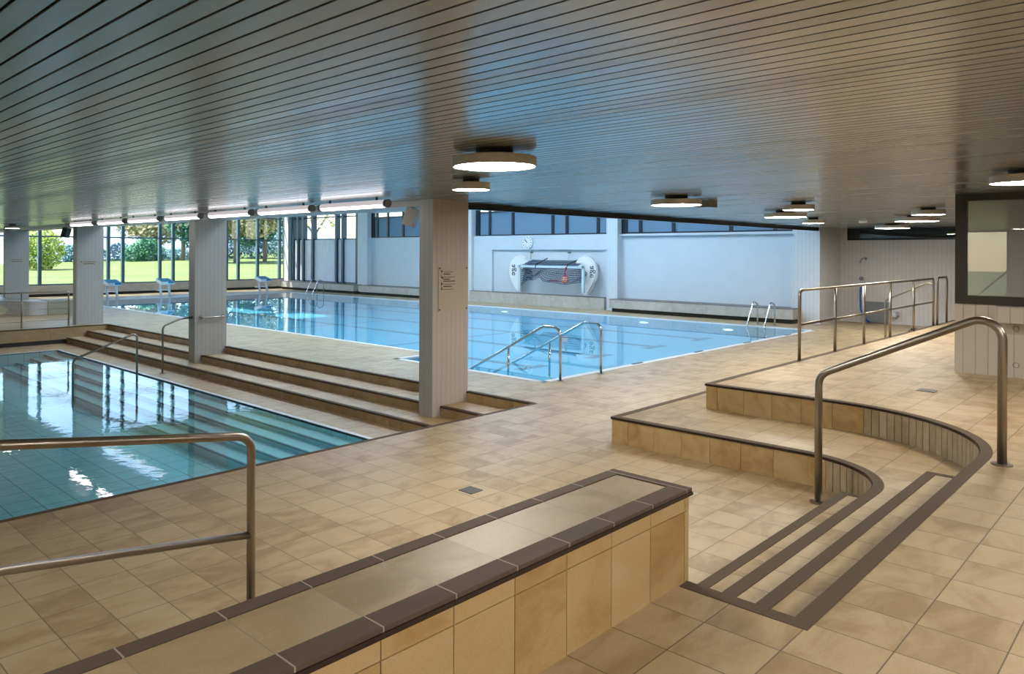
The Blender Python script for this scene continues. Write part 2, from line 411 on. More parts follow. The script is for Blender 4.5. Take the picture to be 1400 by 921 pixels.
# closing walls (left and behind the viewer)
bm = nb(); box(bm, -6.3, -6, -6, 4.3, -.7, 3.3); box(bm, -6.3, -6, 5.7, WY, -.7, 3.3); box(bm, -6.3, -6, 4.3, 5.7, -.7, .5); box(bm, -6.3, -6, 4.3, 5.7, ZC, 3.3)
struct('wall_left', bm, WHITE)
w = sgroup('window_7', (-6.1, 5, .5)); bm = nb()
for y_ in (4.3, 5.63): box(bm, -6.2, -6.1, y_, y_ + .07, .5, ZC)
box(bm, -6.2, -6.1, 4.3, 5.7, .5, .56); box(bm, -6.2, -6.1, 4.3, 5.7, ZC - .06, ZC)
struct('window_frame', bm, FRAME, w); struct('window_pane', B(-6.16, -6.15, 4.35, 5.65, .55, ZC - .05), GLASS, w)
struct('wall_back', B(-6.3, SX, -6.3, -6, 0, 3.3), WHITE)

# window wall toward the garden
struct('wall_front', B(-6, WX, WY, WY + .3, .12, .50), PLATE_PALE)
struct('wall_front', B(-6, WX, WY + .06, WY + .3, -.3, .12), DARK)
w = sgroup('window_2', (8, WY, .5)); bm = nb()
MULL = [-4.3, -3.6, -1.0, -.3, 2.1, 2.8, 4.9, 5.6, 8.3, 10.67, 13.65, 14.33, 16.15, 16.83, 18.6, 19.76, 20.45, 21.62, 23.0]
for m_ in MULL: box(bm, m_ - .07, m_ + .07, WY + .05, WY + .20, .50, ZR)
for z_, h_ in ((.50, .06), (2.66, .06), (3.84, .06), (ZR - .1, .1)): box(bm, -6, WX, WY + .09, WY + .16, z_, z_ + h_)
struct('window_frame', bm, FRAME, w)
struct('window_pane', B(-6, WX, WY + .12, WY + .128, .55, ZR), GLASS, w)
# window bay in the right wall with white curtains below
w = sgroup('window_3', (WX, 32, .44)); bm = nb()
PANE = [29.62, 31.25 - .1, 31.55, 33.80, 34.75, 35.30, 35.70]
for y_, ww in ((29.92, .10), (31.12, .09), (31.66, .09), (33.78, .10), (34.68, .10), (35.18, .09), (35.68, .10)):
    box(bm, WX - .10, WX + .16, y_ - ww, y_ + ww * .6, .44, ZR)
for z_ in (.44, 2.68, 3.84): box(bm, WX + .02, WX + .10, 29.58, 35.8, z_, z_ + .06)
struct('window_frame', bm, FRAMEB, w)
struct('window_pane', B(WX + .05, WX + .058, 29.58, 35.8, .44, ZR), GLASS, w)
bm = nb(); ys = [29.75 + .06 * k for k in range(100)]
pts = [(WX + .015 + .012 * math.sin(k * 1.7), y_) for k, y_ in enumerate(ys)]
for a, b in zip(pts, pts[1:]): prism(bm, [a, b, (b[0] + .006, b[1]), (a[0] + .006, a[1])], .50, 2.68)
tag(obj('window_curtain', bm, CURT), 'pale lavender curtain drawn across the lower half of the tall corner windows', 'curtain')
# blue blinds in the high windows of the three wall bays
k = 4
for (y0, y1), mul in zip(SEC, ([9.29, 10.69, 12.69, 13.95], [15.70, 17.10, 17.77, 19.78, 21.04], [23.6, 24.9, 26.5, 27.6, 28.4])):
    w = sgroup('window_%d' % k, (WX, (y0 + y1) / 2, 2.74)); k += 1; bm = nb()
    for m_ in mul: box(bm, WX - .015, WX + .06, m_ - .055, m_ + .055, 2.74, 3.95)
    box(bm, WX - .015, WX + .06, y1 - .22, y1 + .02, 2.74, 3.95); box(bm, WX, WX + .08, y0 - .3, y1 + .3, 3.70, 3.76)
    box(bm, WX, WX + .08, y0 - .3, y1 + .3, 2.74, 2.79)
    struct('window_frame', bm, mat('black_blue_mullion', (.008, .015, .03), .4), w)
    struct('window_blind', B(WX + .04, WX + .05, y0 - .3, y1 + .3, 2.74, 3.70), BLIND, w)
    struct('window_pane', B(WX + .07, WX + .075, y0 - .3, y1 + .3, 2.74, 3.95), GLASS, w)

# hall roof, with two unseen openings added to shape sun patches on the pool
PATCH = [((14.7, 25.6), (15.9, 32.0)), ((15.0, 22.6), (16.6, 24.7))]
holes = [sky_hole(*p) for p in PATCH]
xs = sorted({7.85, WX + .3} | {h[0] for h in holes} | {h[1] for h in holes}); ysr = sorted({7.8, WY + .3} | {h[2] for h in holes} | {h[3] for h in holes})
xs = [v for v in xs if 7.84 < v < WX + .31]; ysr = [v for v in ysr if 7.7 < v < WY + .31]
bm = nb()
for a, b in zip(xs, xs[1:]):
    for c, d in zip(ysr, ysr[1:]):
        mx_, my_ = (a + b) / 2, (c + d) / 2
        if any(h[0] < mx_ < h[1] and h[2] < my_ < h[3] for h in holes): continue
        box(bm, a, b, c, d, ZR, ZR + .2)
struct('ceiling', bm, WHITE)

# ================================================================== STEPS, TERRACES, BENCHES
# deck edge strip above the small pool + tiled drop
t = thing('edge_strip', 'long dark tile strip along the deck edge above the small pool', 'edge strip', (2, 6.45, 0))
obj('strip', B(-6, 8.13, 6.40, 6.462, -.03, .002), NOSE, t)
obj('riser', B(-6, 6.4, 6.45, 6.458, -.70, -.03), PLATE_WARM, t)
# steps down into the small pool area
t = thing('deck_steps', 'long flight of three beige tiled steps down to the small pool', 'steps', (7.6, 14, ZL))
for kk, (xa, zt) in enumerate(((8.11, 0), (7.56, -RISE), (7.03, -2 * RISE))):
    if kk: obj('step', B(xa, 8.11, 6.46, 21.65, ZL, zt - .001 * 0), WELL, t)
    for ya_, yb_ in ([(6.462, 21.65)] if kk == 2 else [(6.462, 7.715), (8.005, 14.965), (15.255, 21.65)]):
        bm = nb(); plates(bm, [(xa, yb_), (xa, ya_)], zt - RISE, zt - .028, .305, out=1); obj('riser', bm, PLATE_WARM, t)
        obj('nosing', B(xa - .012, xa + .055, ya_, yb_, zt - .028, zt + .002), NOSE, t)
# far edge of the sunken area
t = thing('edge_strip', 'tiled kerb with dark strip as recess shade at the far end of the small pool', 'kerb', (2, 21.65, ZL))
bm = nb(); plates(bm, [(-6, 21.65), (8.11, 21.65)], -.33, -.028, .60); obj('riser', bm, PLATE_WARM, t)
obj('nosing', B(-6, 8.11, 21.638, 21.70, -.028, .002), NOSE, t)
obj('recess', B(-6, 7.02, 21.635, 21.65, ZL, -.33), DARK, t)  # flat near-black strip standing in for the shade under the kerb

# terrace between the two levels
path1 = [(7.05, 4.53)] + [(7.05, 2.57)] + T_ARC[::-1][1:]
t = thing('curved_terrace', 'lower curved tiled terrace with dark nosing, wrapping from stairs to pool deck', 'terrace', (7.5, 3, 0))
tp = [(3.20, 1.175), (6.70, 1.175)] + F_ARC[1:] + [(8.22, 4.03), (SX, 4.03), (SX, 4.53), (7.05, 4.53)] + path1[1:] + [(3.20, 1.77)]
bm = nb(); prism(bm, tp, 0, ZT); obj('slab', bm, TERR, t)
bm = nb(); plates(bm, sub(path1, 0, 2.2), 0, ZT - .02, .305, start=-.10); obj('riser', bm, PLATE, t)
bm = nb(); plates(bm, sub(path1, 2.2, 9), 0, ZT - .02, .075, gap=.007); obj('curved_riser', bm, PLATEN, t)
NP1 = [(SX, 4.53), (7.05, 4.53)] + path1[1:] + [(3.2, 1.77)]
bm = nb(); ribbon(bm, path1, -.018, -.0122, ZT - .022, ZT - .003); obj('lip', bm, LIP, t)
bm = nb(); ribbon(bm, NP1, -.012, .065, ZT - .022, ZT + .003); obj('nosing', bm, NOSE, t)
obj('grout_bed', (lambda b: (ribbon(b, path1, .0, -.003, .001, ZT - .022), b)[1])(nb()), GDK, t)
# upper edge
t = thing('floor_edging', 'upper curved riser and dark nosing around the raised floor and its stairs', 'floor edging', (8, 3, 0))
P2_ = [(8.22, 4.03)] + F_ARC[::-1]
bm = nb(); plates(bm, sub(P2_, 0, 1.66), ZT, ZF - .02, .305, start=-.17); obj('riser', bm, PLATE, t)
bm = nb(); plates(bm, sub(P2_, 1.66, 9), ZT, ZF - .02, .078, gap=.007); obj('curved_riser', bm, PLATEN, t)
P2_ = [(8.22, 4.03)] + F_ARC[::-1]
obj('grout_bed', (lambda b: (ribbon(b, P2_, .0, -.003, ZT + .001, ZF - .022), b)[1])(nb()), GDK, t)
NP2 = [(SX, 4.03), (8.22, 4.03)] + F_ARC[::-1] + [(3.20, 1.175), (3.20, 1.66)]
bm = nb(); ribbon(bm, NP2, -.012, .065, ZF - .022, ZF + .003); obj('nosing', bm, NOSE, t)
bm = nb(); ribbon(bm, [(8.22, 4.03)] + F_ARC[::-1], -.018, -.0122, ZF - .022, ZF - .003); obj('lip', bm, LIP, t)
# stairs between deck and upper floor
t = thing('stair_treads', 'short flight of tiled stairs with four dark nosing bands beside long bench', 'stairs', (5, 1.6, 0))
obj('tread', B(3.20, 6.55, 1.77, 2.062, 0, ZF / 4), FLOORT, t)
obj('tread', B(3.20, 6.58, 1.175, 1.470, ZT, ZF * .75), FLOORT, t)
for zz, ya, yb, xe, yw in ((ZF / 4, 2.00, 2.070, 6.55, 1.80), (ZF * .75, 1.408, 1.478, 6.58, 1.18)):
    bm = nb(); box(bm, 3.20, xe, ya, yb, zz - .025, zz + .003); box(bm, xe - .05, xe + .01, yw, yb, zz - .025, zz + .0032)
    obj('nosing', bm, NOSE, t)
# foreground bench wall
ZB = .985
t = thing('tiled_bench', 'long tiled bench wall with dark edging crossing the foreground', 'bench', (0, 1.87, 0))
obj('core', B(-5.9, 3.222, 1.675, 2.06, 0, ZB - .004), GROUT, t)
obj('top_slab', B(-5.9, 3.17, 1.74, 2.01, ZB - .02, ZB), BTOP, t)
bm = nb()
x = 2.894 - .2995 * 28
while x < 3.22:
    x1 = min(x + .2995, 3.235)
    for z0, z1 in ((ZF, .883), (.887, ZB - .024)):
        box(bm, x + .002, x1 - .002, 1.667, 1.676, z0, z1)
    if x < 2.8: box(bm, x + .002, x1 - .002, 2.058, 2.066, .0, ZB - .024)
    x = x1 if x1 < 3.2 and x + .2995 < 3.1951 else 9
bm2 = nb(); plates(bm2, [(3.224, 1.668), (3.224, 2.064)], 0, ZB - .024, .30); 
obj('front_tiles', bm, PLATE, t); obj('end_tiles', bm2, PLATE, t)
bm = nb(); NPB = [(-5.9, 1.655), (3.24, 1.655), (3.24, 2.075), (-5.9, 2.075)]
ribbon(bm, NPB[:2], 0, .09, ZB - .026, ZB + .003); box(bm, 3.178, 3.24, 1.745, 2.075, ZB - .026, ZB + .003); box(bm, -5.9, 3.178, 2.012, 2.075, ZB - .026, ZB + .003)
obj('edging', bm, BNOSE, t)
obj('lip', B(-5.9, 3.24, 1.6485, 1.6545, ZB - .028, ZB - .012), LIP, t)
# tiled wall benches along the hall
def wall_bench(y0, y1, x0, recess, label):
    t = thing('wall_bench', label, 'bench', (x0, (y0 + y1) / 2, 0), 'tiled benches along the hall wall')
    zb = .13 if recess else 0
    obj('core', B(x0 + .01, WX, y0 + .01, y1 - .01, zb, .44), GROUT, t)
    bm = nb(); plates(bm, [(x0 + .01, y1), (x0 + .01, y0)], zb, .425, .60, out=-1 if False else 1)
    plates(bm, [(x0 + .01, y0 + .008), (WX - .1, y0 + .008)], zb, .425, .30); obj('front_tiles', bm, PLATE_PALE, t)
    obj('edging', B(x0 - .004, WX, y0, y1, .425, .445), mat('grey_edging', (.16, .155, .15), .5), t)
    if recess: obj('recess', B(x0 + .12, WX, y0 + .05, y1 - .05, 0, .13), DARK, t)
wall_bench(8.45, 14.68, 22.62, True, 'long pale tiled bench with dark recess below, behind the near pool ladder')
wall_bench(15.17, 21.8, WX - .40, False, 'pale tiled bench below the water polo goal')
wall_bench(22.31, 28.81, 22.62, True, 'pale tiled bench behind the big column, below the blank white wall bay')
wall_bench(29.2, 35.78, 22.62, True, 'pale tiled bench under the tall curtained windows')

# ================================================================== POOLS
BLUE = tile_mat('pool_tiles', .25, .25, 10.72, 7.5, 'XY', 0., cols=[(.17, .58, .82), (.19, .62, .86), (.21, .65, .89)], grout=(.12, .44, .66), rough=.3, mortar=.006)
TEAL = tile_mat('small_pool_tiles', .35, .35, 6.3, 6.6, 'XY', 0., cols=[(.20, .70, .82), (.23, .74, .86), (.26, .78, .89)], grout=(.05, .25, .33), rough=.3, mortar=.007)
CURB = mat('white_overflow_curb', (.72, .73, .74), .4)
t = thing('swimming_pool', 'large blue swimming pool with lane lines in the bright hall', 'swimming pool', (16, 20, 0))
ZP = -.32
bm = nb()
outer = [(9.65, 7.5), (21.25, 7.5), (21.25, 32.5), (10.72, 32.5), (10.72, 10.9), (9.65, 10.9)]
prism(bm, outer, ZP - .1, ZP)
bw = [(a, b) for a, b in zip(outer, outer[1:] + outer[:1])]
for a, b in bw:
    ribbon(bm, [a, b], -.14, 0, ZP - .1, -.02)
obj('basin', bm, BLUE, t)
bm = nb()
for a, b in bw: ribbon(bm, [a, b], -.15, -.02, -.06, .004)
obj('overflow_curb', bm, CURB, t)
bm = nb()
for k_ in range(7): box(bm, 9.67, 10.72, 10.87 - .3 * k_ - .3, 10.87 - .3 * k_, ZP, -.16 - .14 * k_) if False else None
for k_ in range(6): box(bm, 9.66, 10.6, 7.55 + .30 * k_, 10.88, -.30 - .15 * k_ - .15, -.30 - .15 * k_) if False else None
for k_ in range(5): box(bm, 9.66, 10.715, 7.51, 7.85 + .32 * (4 - k_), ZP, ZP + .05 * (k_ + 1))
obj('entry_steps', bm, BLUE, t)
LANE = mat('dark_lane_tile', (.02, .10, .22), .4)
for lx in (12.3, 14.75, 17.25, 19.77):
    bm = nb(); box(bm, lx - .11, lx + .11, 9.9, 30.9, ZP, ZP + .004); box(bm, lx - .5, lx + .4, 9.7, 9.92, ZP, ZP + .004); box(bm, lx - .5, lx + .5, 30.9, 31.1, ZP, ZP + .004)
    obj('lane_line', bm, LANE, t)
for yy in (14.5, 19.9, 24.6, 29.3):
    obj('cross_line', B(10.73, 21.24, yy, yy + .10, ZP, ZP + .003), LANE, t)
def sheet(poly, z):
    b = nb(); b.faces.new([b.verts.new((x, y, z)) for x, y in poly]); return b
obj('water', sheet(outer, -.012), water_mat('pool_water', (.80, .97, 1.0), 1.2, .02, dist=.01), t)
for yl, zl in ((9.75, -.16), (12.5, -.14), (18.3, -.14)):
    l_ = nb(); cyl(l_, (0, 0, 0), .15, -.02, 'X')
    for v in l_.verts: v.co = Vector((21.249 + v.co.x, yl + v.co.y, zl + v.co.z * .18))
    obj('underwater_light', l_, mat('underwater_lamp', (.9, .95, 1), .3, emit=(.9, .97, 1), estr=2.5), t)
# depth markers on the curb
for i_, (mx_, lab) in enumerate(((12.42, 'nearest the entry rails'), (14.83, 'second from the entry rails'), (17.19, 'third from the entry rails'), (19.59, 'closest to the near pool ladder'))):
    tag(obj('curb_marker', B(mx_ - .16, mx_ + .16, 7.41, 7.47, .004, .012), BLACK), 'small black marker on the white pool curb, ' + lab, 'marker', 'black markers on the pool curb')

t = thing('small_pool', 'small sunken teal pool with underwater steps, left of the column row', 'pool', (0, 13, -.7))
ZQ = -.88
bm = nb(); so_ = [(-5.9, 6.62), (6.36, 6.62), (6.36, 20.28), (-5.9, 20.28)]
prism(bm, so_, ZQ - .1, ZQ)
for a, b in zip(so_, so_[1:] + so_[:1]): ribbon(bm, [a, b], -.06, 0, ZQ, -.45)
obj('basin', bm, TEAL, t)
PALE = mat('pale_green_pool_step', (.24, .58, .62), .4)
for k_, (xa, zt) in enumerate(((6.05, -.53), (5.74, -.60), (5.43, -.67), (5.12, -.75))):
    obj('pool_step', B(xa, 6.355, 6.63, 20.27, ZQ, zt), PALE if k_ < 4 else TEAL, t)
    obj('step_line', B(xa - .005, xa + .022, 6.63, 20.27, zt - .02, zt + .003), mat('dark_teal_line', (.02, .10, .12), .4), t)
bm = nb(); 
for a, b in zip(so_, so_[1:] + so_[:1]): ribbon(bm, [a, b], -.07, -.0, -.47, ZL + .003)
obj('overflow_curb', bm, CURB, t)
obj('water', sheet(so_, -.46), water_mat('small_pool_water', (.86, .97, .98), 6.0, .06, dist=.02), t)

# ================================================================== COLUMNS
NAMES = ['large board-formed concrete column with notice plate, nearest in the column row', 'board-formed concrete column with grab rail standing on the steps',
         'board-formed concrete column with small sign at the far end of the small pool', 'leftmost bluish concrete column with a small sign, farthest in the row']
cols = []
for i_, yy in enumerate((7.72, 14.97, 22.03, 28.9)):
    z0 = (-2 * RISE, -2 * RISE, 0, 0)[i_]
    t = thing('column', NAMES[i_], 'column', (7.76, yy + .14, z0), 'concrete columns in a row')
    if i_ < 2:
        pl = [(7.40, yy), (8.13, yy), (8.13, yy + .28), (7.40, yy + .28)]
        bm = nb(); prism(bm, [(7.40, yy), (7.56, yy), (7.56, yy + .28), (7.40, yy + .28)], -2 * RISE + .001, ZC)
        prism(bm, [(7.5605, yy), (8.11, yy), (8.11, yy + .28), (7.5605, yy + .28)], -RISE + .001, ZC); prism(bm, [(8.1105, yy), (8.13, yy), (8.13, yy + .28), (8.1105, yy + .28)], .003, ZC)
        obj('shaft', bm, COLM, t)
    else:
        obj('shaft', B(7.40, 8.13, yy, yy + .28, .003, ZC), COLM, t)

# notice plates (tiny unreadable lines in the photo: built as broken ink strokes)
PLQ = mat('notice_plate', (.50, .45, .38), .35, .2); INK = mat('dark_ink', (.03, .025, .02), .6); SCREW = STEELP
def notice(x0, x1, z0, z1, yf, rows, label, icons=True):
    t = thing('notice_plate', label, 'sign', ((x0 + x1) / 2, yf, (z0 + z1) / 2))
    obj('plate', B(x0, x1, yf - .012, yf - .002, z0, z1), PLQ, t)
    for (zz, xs_, ln, th) in rows:
        bm = nb(); x = xs_
        while x < xs_ + ln:
            w_ = random.uniform(.012, .03); box(bm, x, min(x + w_, xs_ + ln), yf - .0135, yf - .012, zz - th / 2, zz + th / 2); x += w_ * .98
        obj('text_line', bm, INK, t)
    return t
W_, H_ = .60, .64
rows = [(1.775, 7.60, .19, .007), (1.745, 7.60, .14, .013), (1.70, 7.60, .24, .007), (1.67, 7.60, .13, .013), (1.643, 7.60, .24, .013), (1.60, 7.60, .25, .007), (1.568, 7.60, .17, .013), (1.525, 7.60, .20, .007)]
nt = notice(7.505, 8.10, 1.21, 1.85, 7.72, rows, 'square metal notice plate with four pictograms on the nearest column')
for zz, kk in ((1.79, 0), (1.70, 1), (1.605, 2), (1.53, 3)):
    bm = nb()
    cyl(bm, (7.565, 7.7065, zz), .014, -.002, 'Y', 14)
    if kk == 0: box(bm, 7.561, 7.569, 7.7045, 7.7065, zz - .035, zz)
    if kk == 1: box(bm, 7.552, 7.560, 7.7045, 7.7065, zz, zz + .035); cyl(bm, (7.585, 7.7065, zz - .008), .012, -.002, 'Y', 14)
    if kk == 2: box(bm, 7.552, 7.561, 7.7045, 7.7065, zz - .03, zz + .03); box(bm, 7.57, 7.59, 7.7045, 7.7065, zz + .006, zz + .016)
    if kk == 3: box(bm, 7.556, 7.574, 7.7045, 7.7065, zz, zz + .03)
    obj('pictogram', bm, INK, nt)
for xx in (7.525, 8.08):
    for zz in (1.235, 1.83): bm = nb(); cyl(bm, (xx, 7.708, zz), .011, -.006, 'Y', 12); obj('screw', bm, BLACK, nt)
notice(7.48, 8.02, 1.65, 1.80, 22.03, [(1.75, 7.58, .35, .010), (1.70, 7.58, .30, .016), (1.75, 7.51, .03, .03)], 'small horizontal sign on the column at the far end of the small pool')
notice(7.48, 8.02, 1.62, 1.79, 28.9, [(1.74, 7.56, .36, .010), (1.68, 7.56, .36, .014)], 'small horizontal sign on the leftmost column')

# ================================================================== RAILS
R = .0212
def flange(bm, x, y, z, r=.05, h=.012): cyl(bm, (x, y, z), r, h, 'Z', 24)
# foreground ramp rail, far left
t = thing('ramp_handrail', 'bronze-toned steel double handrail in the left foreground, behind the bench wall', 'handrail', (2.195, 3.755, 0))
y_ = 3.755
bm = nb(); sl = (1.197 - 1.034) / (.942 - 2.138)
tube(bm, [(-3.2, y_, 1.034 + sl * (-3.2 - 2.138)), (2.195, y_, 1.03), (2.195, y_, 0)], .0240, 20, .10); obj('handrail', bm, STEEL, t)
bm = nb(); tube(bm, [(-3.2, y_, .48 + (-.16 / 1.23) * (-3.2 - 2.17)), (2.20, y_, .476)], .0205, 16); obj('mid_rail', bm, STEEL, t)
bm = nb(); tube(bm, [(-2.6, y_, 1.67), (-2.6, y_, 0)], R, 16); obj('post', bm, STEEL, t)
for a_ in ((2.195, y_, 0), (-2.6, y_, 0)):
    bm = nb(); flange(bm, *a_); obj('base_plate', bm, STEEL, t)
# stair handrail right
t = thing('stair_handrail', 'tall bent steel handrail over the short stairs on the right', 'handrail', (6.6, 1.6, 0))
bm = nb(); tube(bm, [(6.60, 2.255, 0), (6.60, 2.255, 1.06), (6.60, 1.02, 1.665), (6.60, 1.02, ZF)], .0295, 20, .13); obj('rail', bm, STEEL, t)
for a_ in ((6.60, 2.255, 0), (6.60, 1.02, ZF)):
    bm = nb(); flange(bm, *a_, r=.065); obj('base_plate', bm, STEEL, t)
# guard rail of the raised floor
t = thing('guard_rail', 'long steel guard rail with six posts along the raised floor edge', 'railing', (14.6, 4.0, ZF)); yg = 4.0
bm = nb(); tube(bm, [(10.95, yg, ZF), (10.95, yg, 1.55), (18.30, yg, 1.55), (18.30, yg, ZF)], .022, 16, .09); obj('top_rail', bm, STEEL, t)
bm = nb(); tube(bm, [(10.95, yg, 1.065), (18.30, yg, 1.065)], .018, 12); obj('mid_rail', bm, STEEL, t)
for xx in (12.39, 13.78, 15.25, 16.80):
    bm = nb(); tube(bm, [(xx, yg, ZF), (xx, yg, 1.55)], .022, 12); obj('post', bm, STEEL, t)
t = thing('guard_rail', 'narrow steel rail frame just right of the long guard rail, nearer the booth', 'railing', (18.9, 4.0, ZF))
bm = nb(); tube(bm, [(18.62, yg, ZF), (18.62, yg, 1.56), (19.45, yg, 1.56), (19.45, yg, ZF)], .022, 12, .09); obj('rail', bm, STEEL, t)
t = thing('step_handrail', 'sloping steel handrail behind the far end of the long guard rail', 'handrail', (18.9, 4.6, 0))
bm = nb(); tube(bm, [(18.9, 4.13, ZF), (18.9, 4.13, 1.5), (18.9, 5.05, 1.03), (18.9, 5.05, 0)], .022, 12, .1); obj('rail', bm, STEEL, t)
# deck rail with wires far left
t = thing('wire_railing', 'low steel railing with horizontal wires at the far end of the small pool', 'railing', (5, 21.95, 0))
bm = nb(); tube(bm, [(-1.5, 21.95, .94), (7.17, 21.95, .94), (7.17, 21.95, 0)], .022, 12, .06); obj('top_rail', bm, STEEL, t)
for xx in (6.0, 4.83, 3.66, 2.5):
    bm = nb(); tube(bm, [(xx, 21.95, 0), (xx, 21.95, .94)], .020, 10); flange(bm, xx, 21.95, 0, .05); obj('post', bm, STEEL, t)
bm = nb(); flange(bm, 7.17, 21.95, 0, .05); obj('base_plate', bm, STEEL, t)
for k_ in range(5):
    bm = nb(); tube(bm, [(-1.5, 21.95, .17 + .155 * k_), (7.17, 21.95, .17 + .155 * k_)], .005, 6); obj('wire', bm, STEEL, t)
# rails by the small pool
t = thing('pool_handrail', 'bent steel handrail standing in the water of the small pool steps', 'handrail', (5.6, 14.9, -.6))
bm = nb(); tube(bm, [(4.93, 14.85, -.86), (4.93, 14.85, .02), (6.05, 14.85, .42), (6.13, 14.85, .38), (6.13, 14.85, -.60)], .021, 14, .12); obj('rail', bm, STEEL, t)
t = thing('step_handrail', 'steel handrail rising from the pool surround to the middle column', 'handrail', (6.72, 15.0, ZL))
bm = nb(); tube(bm, [(6.72, 15.0, ZL), (6.72, 15.0, .52), (7.14, 15.06, .65), (7.40, 15.1, .655)], .021, 14, .10); flange(bm, 6.72, 15.0, ZL, .055); cyl(bm, (7.40, 15.1, .655), .042, -.012, 'X', 20); obj('rail', bm, STEEL, t)
t = thing('grab_rail', 'short horizontal grab rail on the face of the middle column', 'handrail', (7.78, 14.9, .65))
bm = nb(); tube(bm, [(7.53, 14.97, .653), (7.53, 14.905, .653), (8.04, 14.905, .653), (8.04, 14.97, .653)], .019, 12, .03); obj('rail', bm, STEEL, t)
for a_ in (7.53, 8.04):
    bm = nb(); cyl(bm, (a_, 14.97, .653), .045, -.012, 'Y', 20); obj('flange', bm, STEEL, t)
# entry rails of the big pool
for xx, dy, lab in ((9.82, 0, 'left one of the pair of sloping steel rails at the big pool entry steps'), (10.90, -.05, 'right one of the pair of sloping steel rails at the big pool entry steps')):
    t = thing('entry_handrail', lab, 'handrail', (xx, 7.28 + dy, 0), 'entry rails of the big pool')
    bm = nb(); tube(bm, [(xx, 7.28 + dy, 0), (xx, 7.28 + dy, .855), (xx, 7.62 + dy, .855), (xx, 9.25 + dy, -.03), (xx, 9.70 + dy, -.25)], .022, 16, .12); obj('rail', bm, STEELP, t)
    bm = nb(); tube(bm, [(xx, 8.37 + dy, -.22), (xx, 8.37 + dy, .445)], .019, 12); obj('post', bm, STEELP, t)
    bm = nb(); flange(bm, xx, 7.28 + dy, 0, .055); obj('base_plate', bm, STEELP, t)
# ladders
def ladder(ya, yb, dx, lab):
    t = thing('pool_ladder', lab, 'ladder', (21.5 + dx, (ya + yb) / 2, 0), 'steel pool ladders')
    for yy in (ya, yb):
        bm = nb(); tube(bm, [(21.80 + dx, yy, 0), (21.80 + dx, yy, .60), (21.50 + dx, yy, .70), (21.08, yy, .0), (21.14, yy, -.31)], .021, 12, .14); obj('side_rail', bm, STEELP, t)
        bm = nb(); flange(bm, 21.80 + dx, yy, .0, .05); obj('base_plate', bm, STEELP, t)
    for zz in (-.08, -.24):
        bm = nb(); box(bm, 21.06, 21.16, min(ya, yb), max(ya, yb), zz - .012, zz + .012); obj('tread', bm, STEELP, t)
ladder(9.13, 8.64, 0, 'polished steel ladder at the near right corner of the big pool')
ladder(31.0, 30.45, -.05, 'thin steel ladder below the tall curtained windows')

# ================================================================== STARTING BLOCKS
def block(x, lab):
    t = thing('starting_block', lab, 'starting block', (x, 33.0, 0), 'starting blocks at the far pool end')
    bm = nb(); obox(bm, (x, 32.78, .72), (.56, .62, .07), rx=.24); obj('platform', bm, mat('blue_grip_top', (.03, .24, .42), .6), t)
    bm = nb(); obox(bm, (x, 32.78, .665), (.54, .58, .04), rx=.24); obox(bm, (x - .285, 32.78, .69), (.02, .62, .14), rx=.24); obox(bm, (x + .285, 32.78, .69), (.02, .62, .14), rx=.24); obox(bm, (x - .15, 32.465, .63), (.29, .02, .13)); obj('platform_shell', bm, mat('white_plastic', (.80, .82, .84), .4), t)
    for sx in (-.2, .2):
        bm = nb(); tube(bm, [(x + sx, 32.72, .0), (x + sx, 32.86, .64)], .05, 10); obj('leg', bm, mat('white_plastic', (1, 1, 1)), t)
    bm = nb(); obox(bm, (x, 33.05, .30), (.50, .26, .03)); tube(bm, [(x - .2, 32.8, .28), (x - .2, 33.15, .28)], .02, 8); tube(bm, [(x + .2, 32.8, .28), (x + .2, 33.15, .28)], .02, 8); obj('foot_step', bm, mat('white_plastic', (1, 1, 1)), t)
block(12.45, 'white starting block with blue top, leftmost beside the far column')
block(14.78, 'white starting block with blue top between the two left columns')
block(19.78, 'white starting block with blue top right of the middle column')

# ================================================================== LAMPS
EMW = mat('round_lamp_diffuser', (1, 1, 1), .5, emit=LAMP_COL, estr=LAMP)
def unproj(px, py, H):
    x = px - 605; y = py - 344.336; c, s = math.cos(.00403873), math.sin(.00403873)
    u = c * x + s * y; v = -s * x + c * y; tt = H * 1027.867 / v; q = tt * u / 1027.867
    return tt * FW[0] + q * RT[0], tt * FW[1] + q * RT[1], tt
def disc(x, y, d, lab):
    t = thing('ceiling_lamp', lab, 'ceiling lamp', (x, y, ZC), 'round ceiling lamps')
    r = d / 2; zb = ZC - .115
    bm = nb(); 
    n = 56; prof = [(r * .96, zb + .004), (r, zb), (r, zb + .07), (r * .97, zb + .075), (r * .5, zb + .075)]
    rings = [[bm.verts.new((x + a * math.cos(2 * PI * k / n), y + a * math.sin(2 * PI * k / n), z)) for k in range(n)] for a, z in prof]
    for A, C in zip(rings, rings[1:]):
        for k in range(n): bm.faces.new((A[k], A[(k + 1) % n], C[(k + 1) % n], C[k]))
    bm.faces.new(rings[-1]); obj('housing', bm, LIDW, t)
    bm = nb(); cyl(bm, (x, y, zb + .004), r * .962, .012, 'Z', 56); obj('diffuser', bm, EMW, t)
    bm = nb(); cyl(bm, (x, y, zb + .075), r * .45, .04, 'Z', 32); obj('mount', bm, BLACK, t)
    return t
